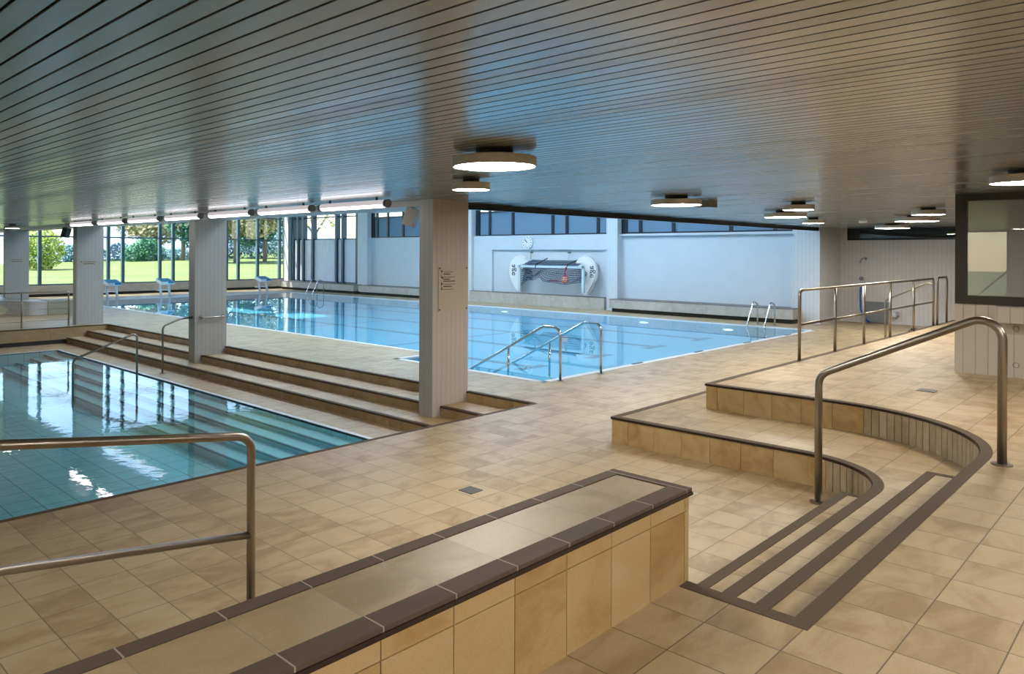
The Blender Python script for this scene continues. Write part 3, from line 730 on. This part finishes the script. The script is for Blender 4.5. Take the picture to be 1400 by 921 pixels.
for px, py, wpx, lab in ((676, 228, 114, 'largest round ceiling lamp, nearest, in front of the big column'), (644, 259.5, 52, 'round ceiling lamp directly above the big column edge'),
    (924.5, 280.5, 67, 'round ceiling lamp in the middle, with a small box beside it'), (1073.5, 297, 53.5, 'wider of the two overlapping round lamps right of centre'),
    (1091.5, 287, 40, 'smaller round lamp overlapping behind the wider one right of centre'), (1112, 305, 28, 'small far round lamp near the end of the black ceiling edge'),
    (1253.5, 302.5, 53, 'middle lamp of the three before the dark wall slot'), (1269, 293.5, 40, 'upper lamp of the three before the dark wall slot'), (1220, 312, 42, 'lowest lamp of the three, touching the dark wall slot'),
    (1400, 250, 78, 'round lamp cut by the right edge above the glazed booth'), (17, 312, 19, 'thin far lamp at the left edge beside the leftmost column')):
    X_, Y_, T_ = unproj(px, py, -.64)
    disc(X_, Y_, wpx * T_ / 1027.867, lab)
for X_, Y_ in ((-1.0, 3.2), (1.5, -.9), (3.9, -1.3), (-2.6, -.6), (7.2, -1.2), (.6, -3.0), (-3.5, 6.6)):  # extra lamps added out of view to brighten the foreground
    disc(X_, Y_, .62, 'added round ceiling lamp, unseen, brightening the foreground')
t = thing('ceiling_box', 'small metal box on the ceiling beside the middle round lamp', 'ceiling fitting', unproj(966, 280, -.70)[:2] + (ZC,))
bx, by = t.location.x, t.location.y
obj('housing', B(bx - .13, bx + .13, by - .1, by + .1, ZC - .09, ZC), mat('zinc_box', (.35, .34, .32), .35, .8), t)
bx, by, _ = unproj(1180, 304, -.72)
bm = nb(); cyl(bm, (bx, by, ZC), .10, -.045, 'Z', 24, .07); tag(obj('smoke_detector', bm, mat('white_plastic', (1, 1, 1))), 'small round smoke detector on the ceiling before the dark wall slot', 'smoke detector')

TW = mat('tube_lamp_cover', (1, 1, 1), .4, emit=TUBE_COL, estr=TUBE)
TC = mat('tube_lamp_back', (.70, .66, .66), .4, emit=(1, .9, .92), estr=.5)
segs = [(20.35, 18.85), (18.5, 17.0), (16.7, 15.2), (14.85, 13.4), (13.0, 11.55), (11.25, 9.75), (9.45, 7.95)]
for i_, (ya, yb) in enumerate(segs):
    t = thing('tube_lamp', ['%s of the seven tube lamps along the beam, from the big column' % w_ for w_ in ('seventh and farthest', 'sixth', 'fifth', 'fourth', 'third', 'second', 'nearest')][i_], 'tube lamp', (6.72, (ya + yb) / 2, 2.75), 'tube lamps along the beam')
    x_, z_ = 6.72, ZC - .085
    bm = nb(); cyl(bm, (x_, yb, z_), .054, ya - yb, 'Y', 24); obj('cover', bm, TC, t)
    bm = nb(); n = 10
    for k in range(n):
        a0 = math.radians(200 + 140 * k / n); a1 = math.radians(200 + 140 * (k + 1) / n)
        v = [bm.verts.new((x_ + .056 * math.cos(a), y, z_ + .056 * math.sin(a))) for a, y in ((a0, yb + .03), (a0, ya - .03), (a1, ya - .03), (a1, yb + .03))]; bm.faces.new(v)
    obj('diffuser', bm, TW, t)
    for yy in (ya, yb - .05):
        bm = nb(); cyl(bm, (x_, yy, z_), .058, .05, 'Y', 24); obj('end_cap', bm, mat('grey_cap', (.30, .31, .33), .4, .5), t)
    for yy in (ya - .2, yb + .2):
        bm = nb(); box(bm, x_ - .012, x_ + .012, yy - .012, yy + .012, z_ + .04, ZC); obj('bracket', bm, BLACK, t)

# high hall fill panels, unseen, added to brighten the hall
HL = mat('hall_fill_emitter', (1, 1, 1), .5, emit=HALL_FILL_COL, estr=HALL_FILL)
for yy in (11.5, 16.5, 21.5, 26.5):
    for xx in (11.5, 19.0):
        if (xx, yy) == (19.0, 26.5): continue
        if any(h[0] - 1.5 < xx < h[1] + 1.5 and h[2] - .8 < yy < h[3] + .8 for h in holes): continue
        t = thing('hall_fill_lamp', 'added fill panel high under the hall roof, unseen, brightening the hall', 'hall lamp', (xx, yy, ZR), 'added hall fill lamps')
        obj('housing', B(xx - 1.3, xx + 1.3, yy - .35, yy + .35, ZR - .1, ZR - .002), LIDW, t); obj('diffuser', B(xx - 1.25, xx + 1.25, yy - .3, yy + .3, ZR - .106, ZR - .10), HL, t)

# ================================================================== SPEAKERS
def speaker(c, lab, m_, rz, s=1.):
    t = thing('loudspeaker', lab, 'loudspeaker', c)
    bm = nb(); obox(bm, c, (.22 * s, .20 * s, .32 * s), rz=rz, rx=.35); obj('cabinet', bm, m_, t)
    bm = nb(); tube(bm, [(c[0], c[1], c[2] + .05), (c[0], c[1], ZC - .02), (c[0] + .12, c[1], ZC - .04)], .015, 8); obj('bracket', bm, STEEL, t)
speaker((7.56, 8.36, 2.585), 'grey tilted loudspeaker hanging at the top left of the nearest column', mat('grey_speaker', (.42, .38, .33), .5), .5, .85)
speaker((7.28, 22.52, 2.57), 'dark tilted loudspeaker at the top of the column with the small sign', mat('dark_speaker', (.05, .06, .07), .5), .5, .8)

# ================================================================== CLOCK, GOAL
cx_, cy_, cz_ = WX - .12, 18.87, 2.452
t = thing('wall_clock', 'round white wall clock with black hands above the water polo goal', 'clock', (cx_, cy_, cz_))
bm = nb(); cyl(bm, (cx_ + .0, cy_, cz_), .26, -.07, 'X', 48); obj('case', bm, mat('clock_white', (.80, .82, .83), .4), t)
bm = nb()
for k_ in range(12):
    a = 2 * PI * k_ / 12; L_ = .05 if k_ % 3 else .07
    obox(bm, (cx_ - .074, cy_ + .205 * math.sin(a), cz_ + .205 * math.cos(a)), (.006, .020, L_), rx=-a)
obj('hour_marks', bm, INK, t)
bm = nb()
for a, L_, w_ in ((math.radians(308), .12, .026), (math.radians(308 - 14), .0, .0)):
    if L_: obox(bm, (cx_ - .079, cy_ + L_ / 2 * math.sin(-a), cz_ + L_ / 2 * math.cos(a)), (.006, w_, L_ * 1.25), rx=a)
obj('hour_hand', bm, INK, t)
bm = nb(); a = math.radians(322); obox(bm, (cx_ - .085, cy_ + .09 * math.sin(-a), cz_ + .09 * math.cos(a)), (.005, .014, .22), rx=a); obj('minute_hand', bm, INK, t)

# water polo goal hung on the wall: frame, net, two white floats
gy0, gy1 = 18.85, 15.80      # left, right ends
gx = WX - .10; gf = gx - .62
FL = mat('white_float_foam', (.80, .80, .80), .55); NETM = mat('dark_blue_net', (.03, .07, .13), .8); GFR = mat('pale_goal_frame', (.55, .66, .72), .35)
t = thing('water_polo_goal', 'water polo goal with net and two white floats hanging on the wall', 'goal', (gx, 18.2, 1.3))
bm = nb(); box(bm, gf - .04, gf + .04, gy1, gy0, 1.485, 1.565); obj('crossbar', bm, GFR, t)
for yy in (gy0 - .04, gy1 + .04):
    bm = nb(); box(bm, gf - .04, gf + .04, yy - .045, yy + .045, .60, 1.565); obj('goal_post', bm, GFR, t)
bm = nb(); tube(bm, [(gf, gy0 - .1, 1.56), (gx - .05, gy0 - .2, 1.80), (gx - .05, gy1 + .55, 1.74), (gf, gy1 + .1, 1.56)], .022, 8, .05); obj('back_frame', bm, GFR, t)
def sfloat(yc, sgn, name='float'):
    pr = []
    # outline in (y,z) of a comma shaped float: round head above, tail curving down
    for a in range(-20, 231, 14):
        pr.append((yc + sgn * .30 * math.cos(math.radians(a)), 1.62 + .33 * math.sin(math.radians(a))))
    pr = [(yc + sgn * -.36, 1.50), (yc + sgn * -.36, 1.72), (yc + sgn * -.22, 1.88), (yc + sgn * .0, 1.95), (yc + sgn * .22, 1.90), (yc + sgn * .40, 1.76), (yc + sgn * .50, 1.55), (yc + sgn * .54, 1.30), (yc + sgn * .50, 1.08), (yc + sgn * .36, .90), (yc + sgn * .22, .74), (yc + sgn * .14, .52), (yc + sgn * .0, .50), (yc + sgn * -.02, .72), (yc + sgn * .02, .95), (yc + sgn * -.02, 1.25), (yc + sgn * -.10, 1.42)]
    bm = nb(); A = [bm.verts.new((gx - .30, y, z)) for y, z in pr]; C = [bm.verts.new((gx - .10, y, z)) for y, z in pr]
    bm.faces.new(A); bm.faces.new(C[::-1])
    for i in range(len(pr)): bm.faces.new((A[i], C[i], C[(i + 1) % len(pr)], A[(i + 1) % len(pr)]))
    bmesh.ops.bevel(bm, geom=[e for e in bm.edges if abs(e.verts[0].co.x - e.verts[1].co.x) < .01], offset=.04, segments=3, affect='EDGES')
    o = obj(name, bm, FL, t)
    return o
f1_ = sfloat(16.05, -1); f2_ = sfloat(19.12, 1)
for par, yy, rot in ((f1_, 15.72, 1), (f2_, 19.42, 1)):
    cu = bpy.data.curves.new('lettering', 'FONT'); cu.body = 'age'; cu.size = .34; cu.extrude = .004; cu.align_x = 'CENTER'; cu.align_y = 'CENTER'
    tmp = bpy.data.objects.new('tmp', cu); COL.objects.link(tmp); dg = bpy.context.evaluated_depsgraph_get(); me = bpy.data.meshes.new_from_object(tmp.evaluated_get(dg)); bpy.data.objects.remove(tmp)
    # text plane faces -X, reads downward
    M = Matrix(((0, 0, -1, gx - .303), (0, -1, 0, 0), (0, 0, 0, 0), (0, 0, 0, 1)))
    for v in me.vertices:
        x, y, z = v.co; v.co = Vector((gx - .305 - z, yy + y * -1 * -1 * 1.0, 1.36 - x)) - origin(par)
    me.materials.append(INK); o = bpy.data.objects.new('lettering', me); COL.objects.link(o); o.parent = par
# net: wavy grid of cords
def cord(bm, pts, r=.009):
    for a, b in zip(pts, pts[1:]):
        a, b = Vector(a), Vector(b); d = (b - a)
        if d.length < 1e-4: continue
        d.normalize(); n1 = d.cross(Vector((.3, .2, 1))).normalized() * r; n2 = d.cross(n1).normalized() * r
        A = [bm.verts.new(a + q) for q in (n1, n2, -n1, -n2)]; C = [bm.verts.new(b + q) for q in (n1, n2, -n1, -n2)]
        for i in range(4): bm.faces.new((A[i], A[(i + 1) % 4], C[(i + 1) % 4], C[i]))
def netpt(u, v):
    y = gy0 - .12 - u * (gy0 - gy1 - .24)
    low = .98 + (.14 * math.exp(-((u - .28) / .06) ** 2)) - .08 * max(0, math.sin((u - .35) * PI / .65)) if u > .0 else 1.
    z = 1.52 * (1 - v) + low * v
    z += .015 * math.sin(17 * u + 5 * v); x = gf + .10 + .30 * math.sin(PI * min(1, v * 1.2)) * .6 + .03 * math.sin(23 * u + 9 * v)
    return (x, y, z)
bm = nb(); NU, NV = 44, 8
for i in range(NU + 1): cord(bm, [netpt(i / NU, v / 16) for v in range(17)])
for j in range(NV + 1): cord(bm, [netpt(u / 88, j / NV) for u in range(89)], .010)
for i in range(NU + 1):
    u = i / NU; y = gy0 - .15 - u * (gy0 - gy1 - .5); cord(bm, [(gf, y, 1.54), (gx - .05, y - .02, 1.77)], .009)
for j in range(4):
    q = j / 3; cord(bm, [(gf + (gx - .05 - gf) * q, gy0 - .15, 1.55 + .23 * q), (gf + (gx - .05 - gf) * q, gy1 + .35, 1.55 + .20 * q)], .007)
for yy, s_ in ((gy0 - .1, -1), (gy1 + .1, 1)):
    for k_ in range(9):
        cord(bm, [(gf, yy, 1.5 - .09 * k_), (gf + .25, yy + s_ * .12, 1.38 - .05 * k_), (gf + .42, yy + s_ * .25, 1.30 - .04 * k_)], .012)
obj('net', bm, NETM, t)
for yy in (18.55, 17.0 - .15):
    pass
bm = nb(); cord(bm, [(gf - .045, 18.02, 1.46), (gf - .045, 17.97, 1.60), (gx - .05, 17.9, 1.84)], .018); obj('strap', bm, INK, t); bm = nb(); cord(bm, [(gf - .045, 16.58, 1.40), (gf - .045, 16.50, 1.62), (gx - .05, 16.45, 1.80)], .018); obj('strap', bm, INK, t)
for yy, zt in ((18.75, 2.12), (16.93, 2.12)):
    bm = nb(); tube(bm, [(gx - .02, yy, 1.78), (gx - .02, yy, zt - .08)], .008, 6); cyl(bm, (gx + .10, yy, zt - .06), .028, -.16, 'X', 12); obj('hook_chain', bm, STEEL, t)
tb = thing('net_ball', 'pale ball in a red net hanging from the goal crossbar', 'ball', (gf - .08, 16.58, 1.08))
bm = nb(); bmesh.ops.create_uvsphere(bm, u_segments=24, v_segments=14, radius=.13)
for v in bm.verts: v.co += Vector((gf - .10, 16.58, 1.07))
for f in bm.faces: f.smooth = True
obj('ball', bm, mat('pale_yellow_ball', (.75, .62, .40), .5), tb)
bm = nb(); c0 = Vector((gf - .10, 16.58, 1.07))
for k_ in range(10):
    a = 2 * PI * k_ / 10
    cord(bm, [c0 + Vector((.14 * math.cos(a) * math.sin(ph), .14 * math.sin(a) * math.sin(ph), .14 * math.cos(ph))) for ph in [PI * q / 10 for q in range(11)]], .009)
for q in (2, 4, 6, 8): cord(bm, [c0 + Vector((.14 * math.cos(2 * PI * k_ / 16) * math.sin(PI * q / 10), .14 * math.sin(2 * PI * k_ / 16) * math.sin(PI * q / 10), .14 * math.cos(PI * q / 10))) for k_ in range(17)], .009)
cord(bm, [c0 + Vector((0, 0, .13)), c0 + Vector((.05, .0, .46))], .018); obj('net_bag', bm, mat('red_net', (.55, .03, .08), .7), tb)
tag(obj('folded_net', (lambda b: ([obox(b, (gf + .25, 17.55 - .09 * k_, .985 + .02 * (k_ % 2)), (.10, .13, .05), rz=.3 * k_) for k_ in range(5)], b)[1])(nb()), mat('pink_cloth', (.60, .16, .24), .8)), 'small pink bundle lying in the bottom of the goal net', 'bundle')

# ================================================================== SERVICE CORNER
bm = nb(); box(bm, SX - .06, SX - .035, 6.53, 7.22, .03, .64)
bmesh.ops.bevel(bm, geom=list(bm.edges), offset=.006, segments=2, affect='EDGES')
tag(obj('grey_panel', bm, mat('grey_panel', (.20, .22, .24), .5)), 'grey rectangular panel leaning against the boarded service wall', 'panel')
t = thing('hose', 'blue hose hanging from a tap on the boarded service wall', 'hose', (SX - .1, 7.29, .6))
bm = nb(); tube(bm, [(SX - .08, 7.30, 1.06), (SX - .10, 7.30, .75), (SX - .12, 7.28, .42), (SX - .12, 7.22, .18), (SX - .14, 7.05, .03)], .025, 10, .1); obj('tubing', bm, mat('blue_hose', (.01, .12, .55), .4), t)
bm = nb(); cyl(bm, (SX, 7.29, 1.13), .05, -.06, 'X', 16); cyl(bm, (SX, 7.29, 1.32), .055, -.08, 'X', 16); cyl(bm, (SX - .06, 7.29, 1.10), .02, -.06, 'Z', 10); obj('tap', bm, STEELP, t)
bm = nb(); tube(bm, [(SX, 7.18, 1.92), (SX - .16, 7.22, 1.93), (SX - .24, 7.28, 1.84)], .022, 10, .05); cyl(bm, (SX, 7.18, 1.92), .05, -.015, 'X', 16); cyl(bm, (SX - .24, 7.28, 1.78), .04, .07, 'Z', 12)
tag(obj('shower_head', bm, STEELP), 'small metal shower arm high on the boarded service wall', 'shower head')
bm = nb(); prism(bm, [(SX - .02, 6.30), (SX - .22, 6.33), (SX - .22, 6.44), (SX - .02, 6.47)], .24, .36); tag(obj('wall_bin', bm, mat('pale_bin', (.55, .60, .70), .5)), 'small pale wall tray right of the grey panel', 'tray')
bm = nb(); obox(bm, (19.8, 4.7, .16), (.14, .20, .30)); obox(bm, (19.8, 4.7, .33), (.10, .12, .05)); tag(obj('door_stop', bm, BLACK), 'small black block just behind the raised floor edge by the guard rail', 'block')

# booth on the right
t = thing('glazed_booth', 'concrete parapet with a black framed window, right edge of the room', 'booth', (11.36, -1, ZF))
obj('parapet', B(11.36, 11.62, -5.9, 2.25, ZF, 1.44), BOOTHM, t)
bm = nb(); box(bm, 11.10, 11.36, -5.9, 1.80, 1.24, 1.435); bmesh.ops.bevel(bm, geom=list(bm.edges), offset=.006, segments=2, affect='EDGES'); obj('ledge', bm, BOOTHM, t)
bm = nb(); box(bm, 11.34, 11.50, 2.135, 2.245, 1.44, ZC); box(bm, 11.34, 11.50, -5.9, 2.135, 1.44, 1.545); box(bm, 11.34, 11.50, -5.9, 2.135, ZC - .085, ZC); box(bm, 11.34, 11.50, -1.2, -1.1, 1.5, ZC); obj('window_frame', bm, mat('dark_brown_frame', (.022, .016, .012), .35), t)
obj('window_pane', B(11.40, 11.41, -5.9, 2.135, 1.545, ZC - .085), GLASS, t)
bm = nb()
for yy, zz in ((1.62, 1.16), (1.62, .72)): tube(bm, [(11.355, yy + .03 * math.cos(a), zz + .03 * math.sin(a)) for a in [2 * PI * q / 16 for q in range(17)]], .004, 6)
obj('form_tie_rings', bm, mat('ring_shadow', (.30, .27, .23), .8), t)
t = thing('booth_partition', 'pale inner wall with a white door seen through the booth glass', 'partition', (12.35, 0, ZF))
obj('panel', B(12.3, 12.4, -5.9, 2.3, ZF, ZC - .01), mat('booth_inside', (.52, .50, .47), .7), t)
obj('door_leaf', B(12.26, 12.3, .75, 1.45, ZF, 2.55), mat('booth_door', (.60, .60, .58), .5), t)
# floor drains
def drain(x, y, z, s, lab):
    t = thing('floor_drain', lab, 'drain', (x, y, z)); bm = nb(); box(bm, x - s, x + s, y - s, y + s, z, z + .003); obj('plate', bm, DARK, t)
    bm = nb()
    for k_ in range(7): q = -s + s * 2 * (k_ + .5) / 7; box(bm, x - s, x + s, y + q - s * .07, y + q + s * .07, z + .003, z + .006)
    for k_ in range(7): q = -s + s * 2 * (k_ + .5) / 7; box(bm, x + q - s * .05, x + q + s * .05, y - s, y + s, z + .003, z + .0055)
    for a, b_, c, d in ((-s, s, -s, -s * .9), (-s, s, s * .9, s), (-s, -s * .9, -s, s), (s * .9, s, -s, s)): box(bm, x + a, x + b_, y + c, y + d, z + .003, z + .007)
    obj('grate', bm, mat('dull_grate', (.16, .16, .17), .5, .2), t)
drain(4.75, 4.47, 0, .075, 'square steel drain grate in the deck in front of the column')
drain(9.58, 2.15, ZF, .085, 'small drain in the raised floor near the booth')

# curved white tiled bench, far left
t = thing('curved_bench', 'blue-white curved tiled bench ending in a square pier, beyond the wire railing', 'bench', (7, 26, 0))
path = [(9.0, 25.9), (7.85, 25.9), (7.4, 26.15), (6.9, 26.9), (6.6, 27.9), (6.45, 29.0), (6.6, 30.2), (7.0, 31.2)]
bm = nb(); ribbon(bm, path, -.9, 0, 0, .44)
obj('seat_body', bm, PLATE_PALE, t)
bm = nb(); plates(bm, path[1:], .0, .42, .09, out=-1); obj('front_tiles', bm, plate_mat('white_mosaic', [(.55, .58, .64), (.62, .65, .70), (.68, .70, .74)]), t)
obj('pier', B(7.83, 9.0, 25.85, 26.6, 0, .45), mat('olive_grey_tile', (.30, .29, .22), .6), t)
t = thing('lounge_bench', 'cream moulded bench with rounded front, cut by the left edge', 'bench', (5.6, 24, 0))
bm = nb(); pr = [(.0, .05), (.0, .95), (.25, .95), (.42, .88), (.48, .56), (.72, .48), (.84, .38), (.78, .28), (.62, .22), (.62, .05)]
A = [bm.verts.new((5.35 + x, 23.9, z)) for x, z in pr]; C = [bm.verts.new((5.35 + x - 1.2, 25.4, z)) for x, z in pr]
bm.faces.new(A); bm.faces.new(C[::-1])
for i in range(len(pr)): bm.faces.new((A[i], C[i], C[(i + 1) % len(pr)], A[(i + 1) % len(pr)]))
obj('seat', bm, mat('cream_seat', (.62, .56, .44), .5), t)
obj('plinth', B(5.3, 5.95, 23.92, 25.3, 0, .05), mat('brown_plinth', (.20, .13, .07), .6), t)

# ================================================================== OUTDOORS
GR = bpy.data.materials.new('lawn_grass'); n, l, p = nodes(GR)
g = n.new('ShaderNodeNewGeometry'); tx = n.new('ShaderNodeTexNoise'); tx.inputs['Scale'].default_value = .25; tx.inputs['Detail'].default_value = 8
l.new(g.outputs['Position'], tx.inputs['Vector']); rp = n.new('ShaderNodeValToRGB'); rp.color_ramp.elements[0].color = (.14, .20, .045, 1); rp.color_ramp.elements[1].color = (.20, .265, .075, 1)
rp.color_ramp.elements[0].position = .35; rp.color_ramp.elements[1].position = .65
l.new(tx.outputs['Fac'], rp.inputs[0]); l.new(rp.outputs[0], p.inputs['Base Color']); p.inputs['Roughness'].default_value = .9
def lawnz(x, y):
    if y < WY + .3 and x > WX: return .40 + (x - WX) * .01
    s_ = min(1, max(0, (y - WY - .3) / 39.)); return .42 + s_ * (.55 + max(-.2, min(1.4, (x - 22.7) * .045)))
bm = nb(); N = 60; gx0, gx1, gy0_, gy1_ = -40, 110, WY + .31, 76
vs = [[bm.verts.new((gx0 + (gx1 - gx0) * i / N, gy0_ + (gy1_ - gy0_) * j / N, lawnz(gx0 + (gx1 - gx0) * i / N, gy0_ + (gy1_ - gy0_) * j / N))) for i in range(N + 1)] for j in range(N + 1)]
for j in range(N):
    for i in range(N): f = bm.faces.new((vs[j][i], vs[j][i + 1], vs[j + 1][i + 1], vs[j + 1][i])); f.smooth = True
lawn = obj('lawn', bm, GR); tag(lawn, 'bright green lawn rising outside the garden windows', 'lawn', kind='stuff')
bm2 = nb(); v4 = [bm2.verts.new(q) for q in ((WX + .32, 9.3, .4), (110, 9.3, .4), (110, gy0_, .4), (WX + .32, gy0_, .4))]; bm2.faces.new(v4)
v4 = [bm2.verts.new(q) for q in ((SX + 3.3, -40, .4), (110, -40, .4), (110, 9.3, .4), (SX + 3.3, 9.3, .4))]; bm2.faces.new(v4)
bm2.faces.ensure_lookup_table()
tag(obj('lawn', bm2, GR), 'strip of lawn beside the hall, outside the tall corner windows', 'lawn', kind='stuff')
bm = nb(); v4 = [bm.verts.new(q) for q in ((-70, -40, .3), (-6.4, -40, .3), (-6.4, gy0_ - .05, .3), (-70, gy0_ - .05, .3))]; bm.faces.new(v4)
tag(obj('lawn', bm, GR), 'lawn outside the left wall, mirrored faintly in the booth glass', 'lawn', kind='stuff')
bm = nb(); v4 = [bm.verts.new(q) for q in ((-250, 76.5, -.5), (500, 76.5, -.5), (700, 500, -.3), (-400, 500, -.3))]; bm.faces.new(v4)
tag(obj('lake', bm, mat('pale_lake', (.36, .42, .50), .3)), 'pale blue lake beyond the lawn', 'lake', kind='stuff')
bm = nb(); M_ = 60
hp = []
for i in range(M_ + 1):
    x = -400 + 1100 * i / M_; z = 22 + 9 * math.sin(i * .37) + 5 * math.sin(i * .91 + 1); hp.append((x, z))
for (a, za), (b, zb_) in zip(hp, hp[1:]):
    q = [bm.verts.new(c) for c in ((a, 505, -.2), (b, 505, -.2), (b, 560, zb_), (a, 560, za))]; bm.faces.new(q)
tag(obj('far_hills', bm, mat('hazy_hill', (.30, .38, .48), .9)), 'hazy blue hills on the horizon across the lake', 'hills', kind='stuff')

def leafmat(name, a, b):
    m = bpy.data.materials.new(name); n, l, p = nodes(m); g = n.new('ShaderNodeNewGeometry'); r = n.new('ShaderNodeValToRGB')
    r.color_ramp.elements[0].color = (*a, 1); r.color_ramp.elements[1].color = (*b, 1); l.new(g.outputs['Random Per Island'], r.inputs[0])
    l.new(r.outputs[0], p.inputs['Base Color']); p.inputs['Roughness'].default_value = .7; return m
LG = leafmat('yellow_green_leaves', (.16, .28, .02), (.62, .66, .14)); LA = leafmat('autumn_leaves', (.25, .28, .08), (.80, .66, .38)); LD = leafmat('deep_green_leaves', (.02, .14, .08), (.10, .34, .12)); LB = leafmat('blue_green_leaves', (.05, .16, .20), (.16, .34, .32))
BARK = mat('bark', (.16, .12, .10), .9)
def leaves(bm, c, r, n, size):
    for _ in range(n):
        while True:
            q = Vector((random.uniform(-1, 1), random.uniform(-1, 1), random.uniform(-1, 1)))
            if .25 < q.length < 1: break
        pnt = Vector(c) + Vector((q.x * r[0], q.y * r[1], q.z * r[2])); a = Vector((random.uniform(-1, 1), random.uniform(-1, 1), random.uniform(-1, 1))).normalized(); b = a.orthogonal().normalized(); s = size * random.uniform(.6, 1.3)
        bm.faces.new([bm.verts.new(pnt + v) for v in (a * s, b * s * .6, -a * s, -b * s * .6)])
def along(px, d):
    x = px - 605; u = x / 1027.867; return (d * (FW[0] + u * RT[0]), d * (FW[1] + u * RT[1]))
def plant(name, px, d, zc, blobs, m, lab, cat, n=900, size=.14, trunk=None, group=None):
    X_, Y_ = along(px, d); z0 = lawnz(X_, Y_)
    t = thing(name, lab, cat, (X_, Y_, z0), group)
    bm = nb()
    for bx, by, bz, rx, ry, rz_ in blobs: leaves(bm, (X_ + bx * RT[0] + by * FW[0], Y_ + bx * RT[1] + by * FW[1], z0 + bz), (rx, ry, rz_), int(n * (rx * ry * rz_) ** .5), size)
    obj('foliage', bm, m, t)
    bm = nb(); hh = trunk or .5
    tube(bm, [(X_, Y_, z0 + .005), (X_ + .05, Y_, z0 + hh * .6), (X_ - .05, Y_, z0 + hh)], .2 if trunk else .08, 8)
    if trunk:
        for k_ in range(5):
            a = k_ * 1.3; tube(bm, [(X_, Y_, z0 + hh * .7), (X_ + 1.4 * math.cos(a), Y_ + 1.4 * math.sin(a), z0 + hh * 1.25), (X_ + 2.6 * math.cos(a), Y_ + 2.6 * math.sin(a), z0 + hh * 1.6)], .08, 6)
    obj('trunk', bm, BARK, t); return t
plant('round_bush', 55, 55, 0, [(0, 0, 1.5, 1.7, 1.6, 1.6)], LG, 'large round yellow-green bush on the lawn at the far left window', 'bush', 1500, .12)
plant('tree', 55, 72, 0, [(-1, 0, 5.0, 4.0, 3, 1.6), (3.5, 0, 5.4, 3.0, 3, 1.2)], LD, 'dark green tree crown above the round bush at far left', 'tree', 700, .25, 4.0)
plant('shrub', 97, 70, 0, [(0, 0, .7, 1.2, 1, .9)], LB, 'small bluish shrub right of the round bush', 'shrub', 800, .12)
plant('shrub', 150, 72, 0, [(-1.2, 0, .5, 1.0, 1, .7), (1.0, 0, .8, 1.2, 1, .9), (3.0, 0, .5, .9, .8, .6)], LB, 'low row of bluish shrubs at the lawn edge left of the green bush', 'shrub', 700, .12)
plant('bush', 197, 70, 0, [(0, 0, .7, 2.2, 1.4, 1.1), (.2, 0, 1.3, 1.2, 1, .9)], LD, 'rounded mid-green bush at the lawn edge between the two left columns', 'bush', 1100, .13)
plant('tree', 212, 74, 0, [(-1.6, 0, 3.6, 2.4, 2, 1.7), (1.5, 0, 4.6, 2.8, 2, 2.0), (.3, 0, 2.6, 2.2, 2, 1.2)], LA, 'pale autumn tree behind the mid-green bush', 'tree', 420, .2, 3.2)
plant('tree', 250, 70, 0, [(0, 0, 4.0, 1.8, 1.6, 2.0), (.8, 0, 2.4, 1.1, 1, 1.3)], LD, 'loose dark tree just left of the middle column', 'tree', 420, .18, 3.0)
plant('shrub', 243, 71, 0, [(0, 0, .5, 1.4, 1, .7)], LB, 'bluish shrub at the lawn edge just left of the middle column', 'shrub', 800, .12)
plant('tree', 322, 66, 0, [(-1.5, 0, 4.2, 2.4, 2, 2.0), (1.8, 0, 3.8, 2.2, 2, 1.6), (.2, 0, 5.6, 3.0, 2.4, 1.6)], LA, 'broad tree with pale trunk seen right of the middle column', 'tree', 560, .2, 2.6)
plant('tree', 362, 68, 0, [(0, 0, 4.2, 2.6, 2, 2.4), (-1.5, 0, 2.6, 1.6, 1.4, 1.2)], LD, 'dark green tree in the window nearest the hall corner', 'tree', 560, .2, 2.6)
plant('hedge', 352, 74, 0, [(-2.5, 0, 1.2, 2.0, 1, 1.4), (0, 0, 1.5, 2.0, 1, 1.7), (2.6, 0, 1.6, 2.0, 1, 1.8)], LB, 'tall blue-green hedge along the lawn beneath the corner trees', 'hedge', 900, .14)
plant('tree', 430, 62, 0, [(0, 0, 5.4, 3.6, 3, 2.6)], LA, 'sparse tree seen through the upper curtained windows', 'tree', 170, .2, 3.6)
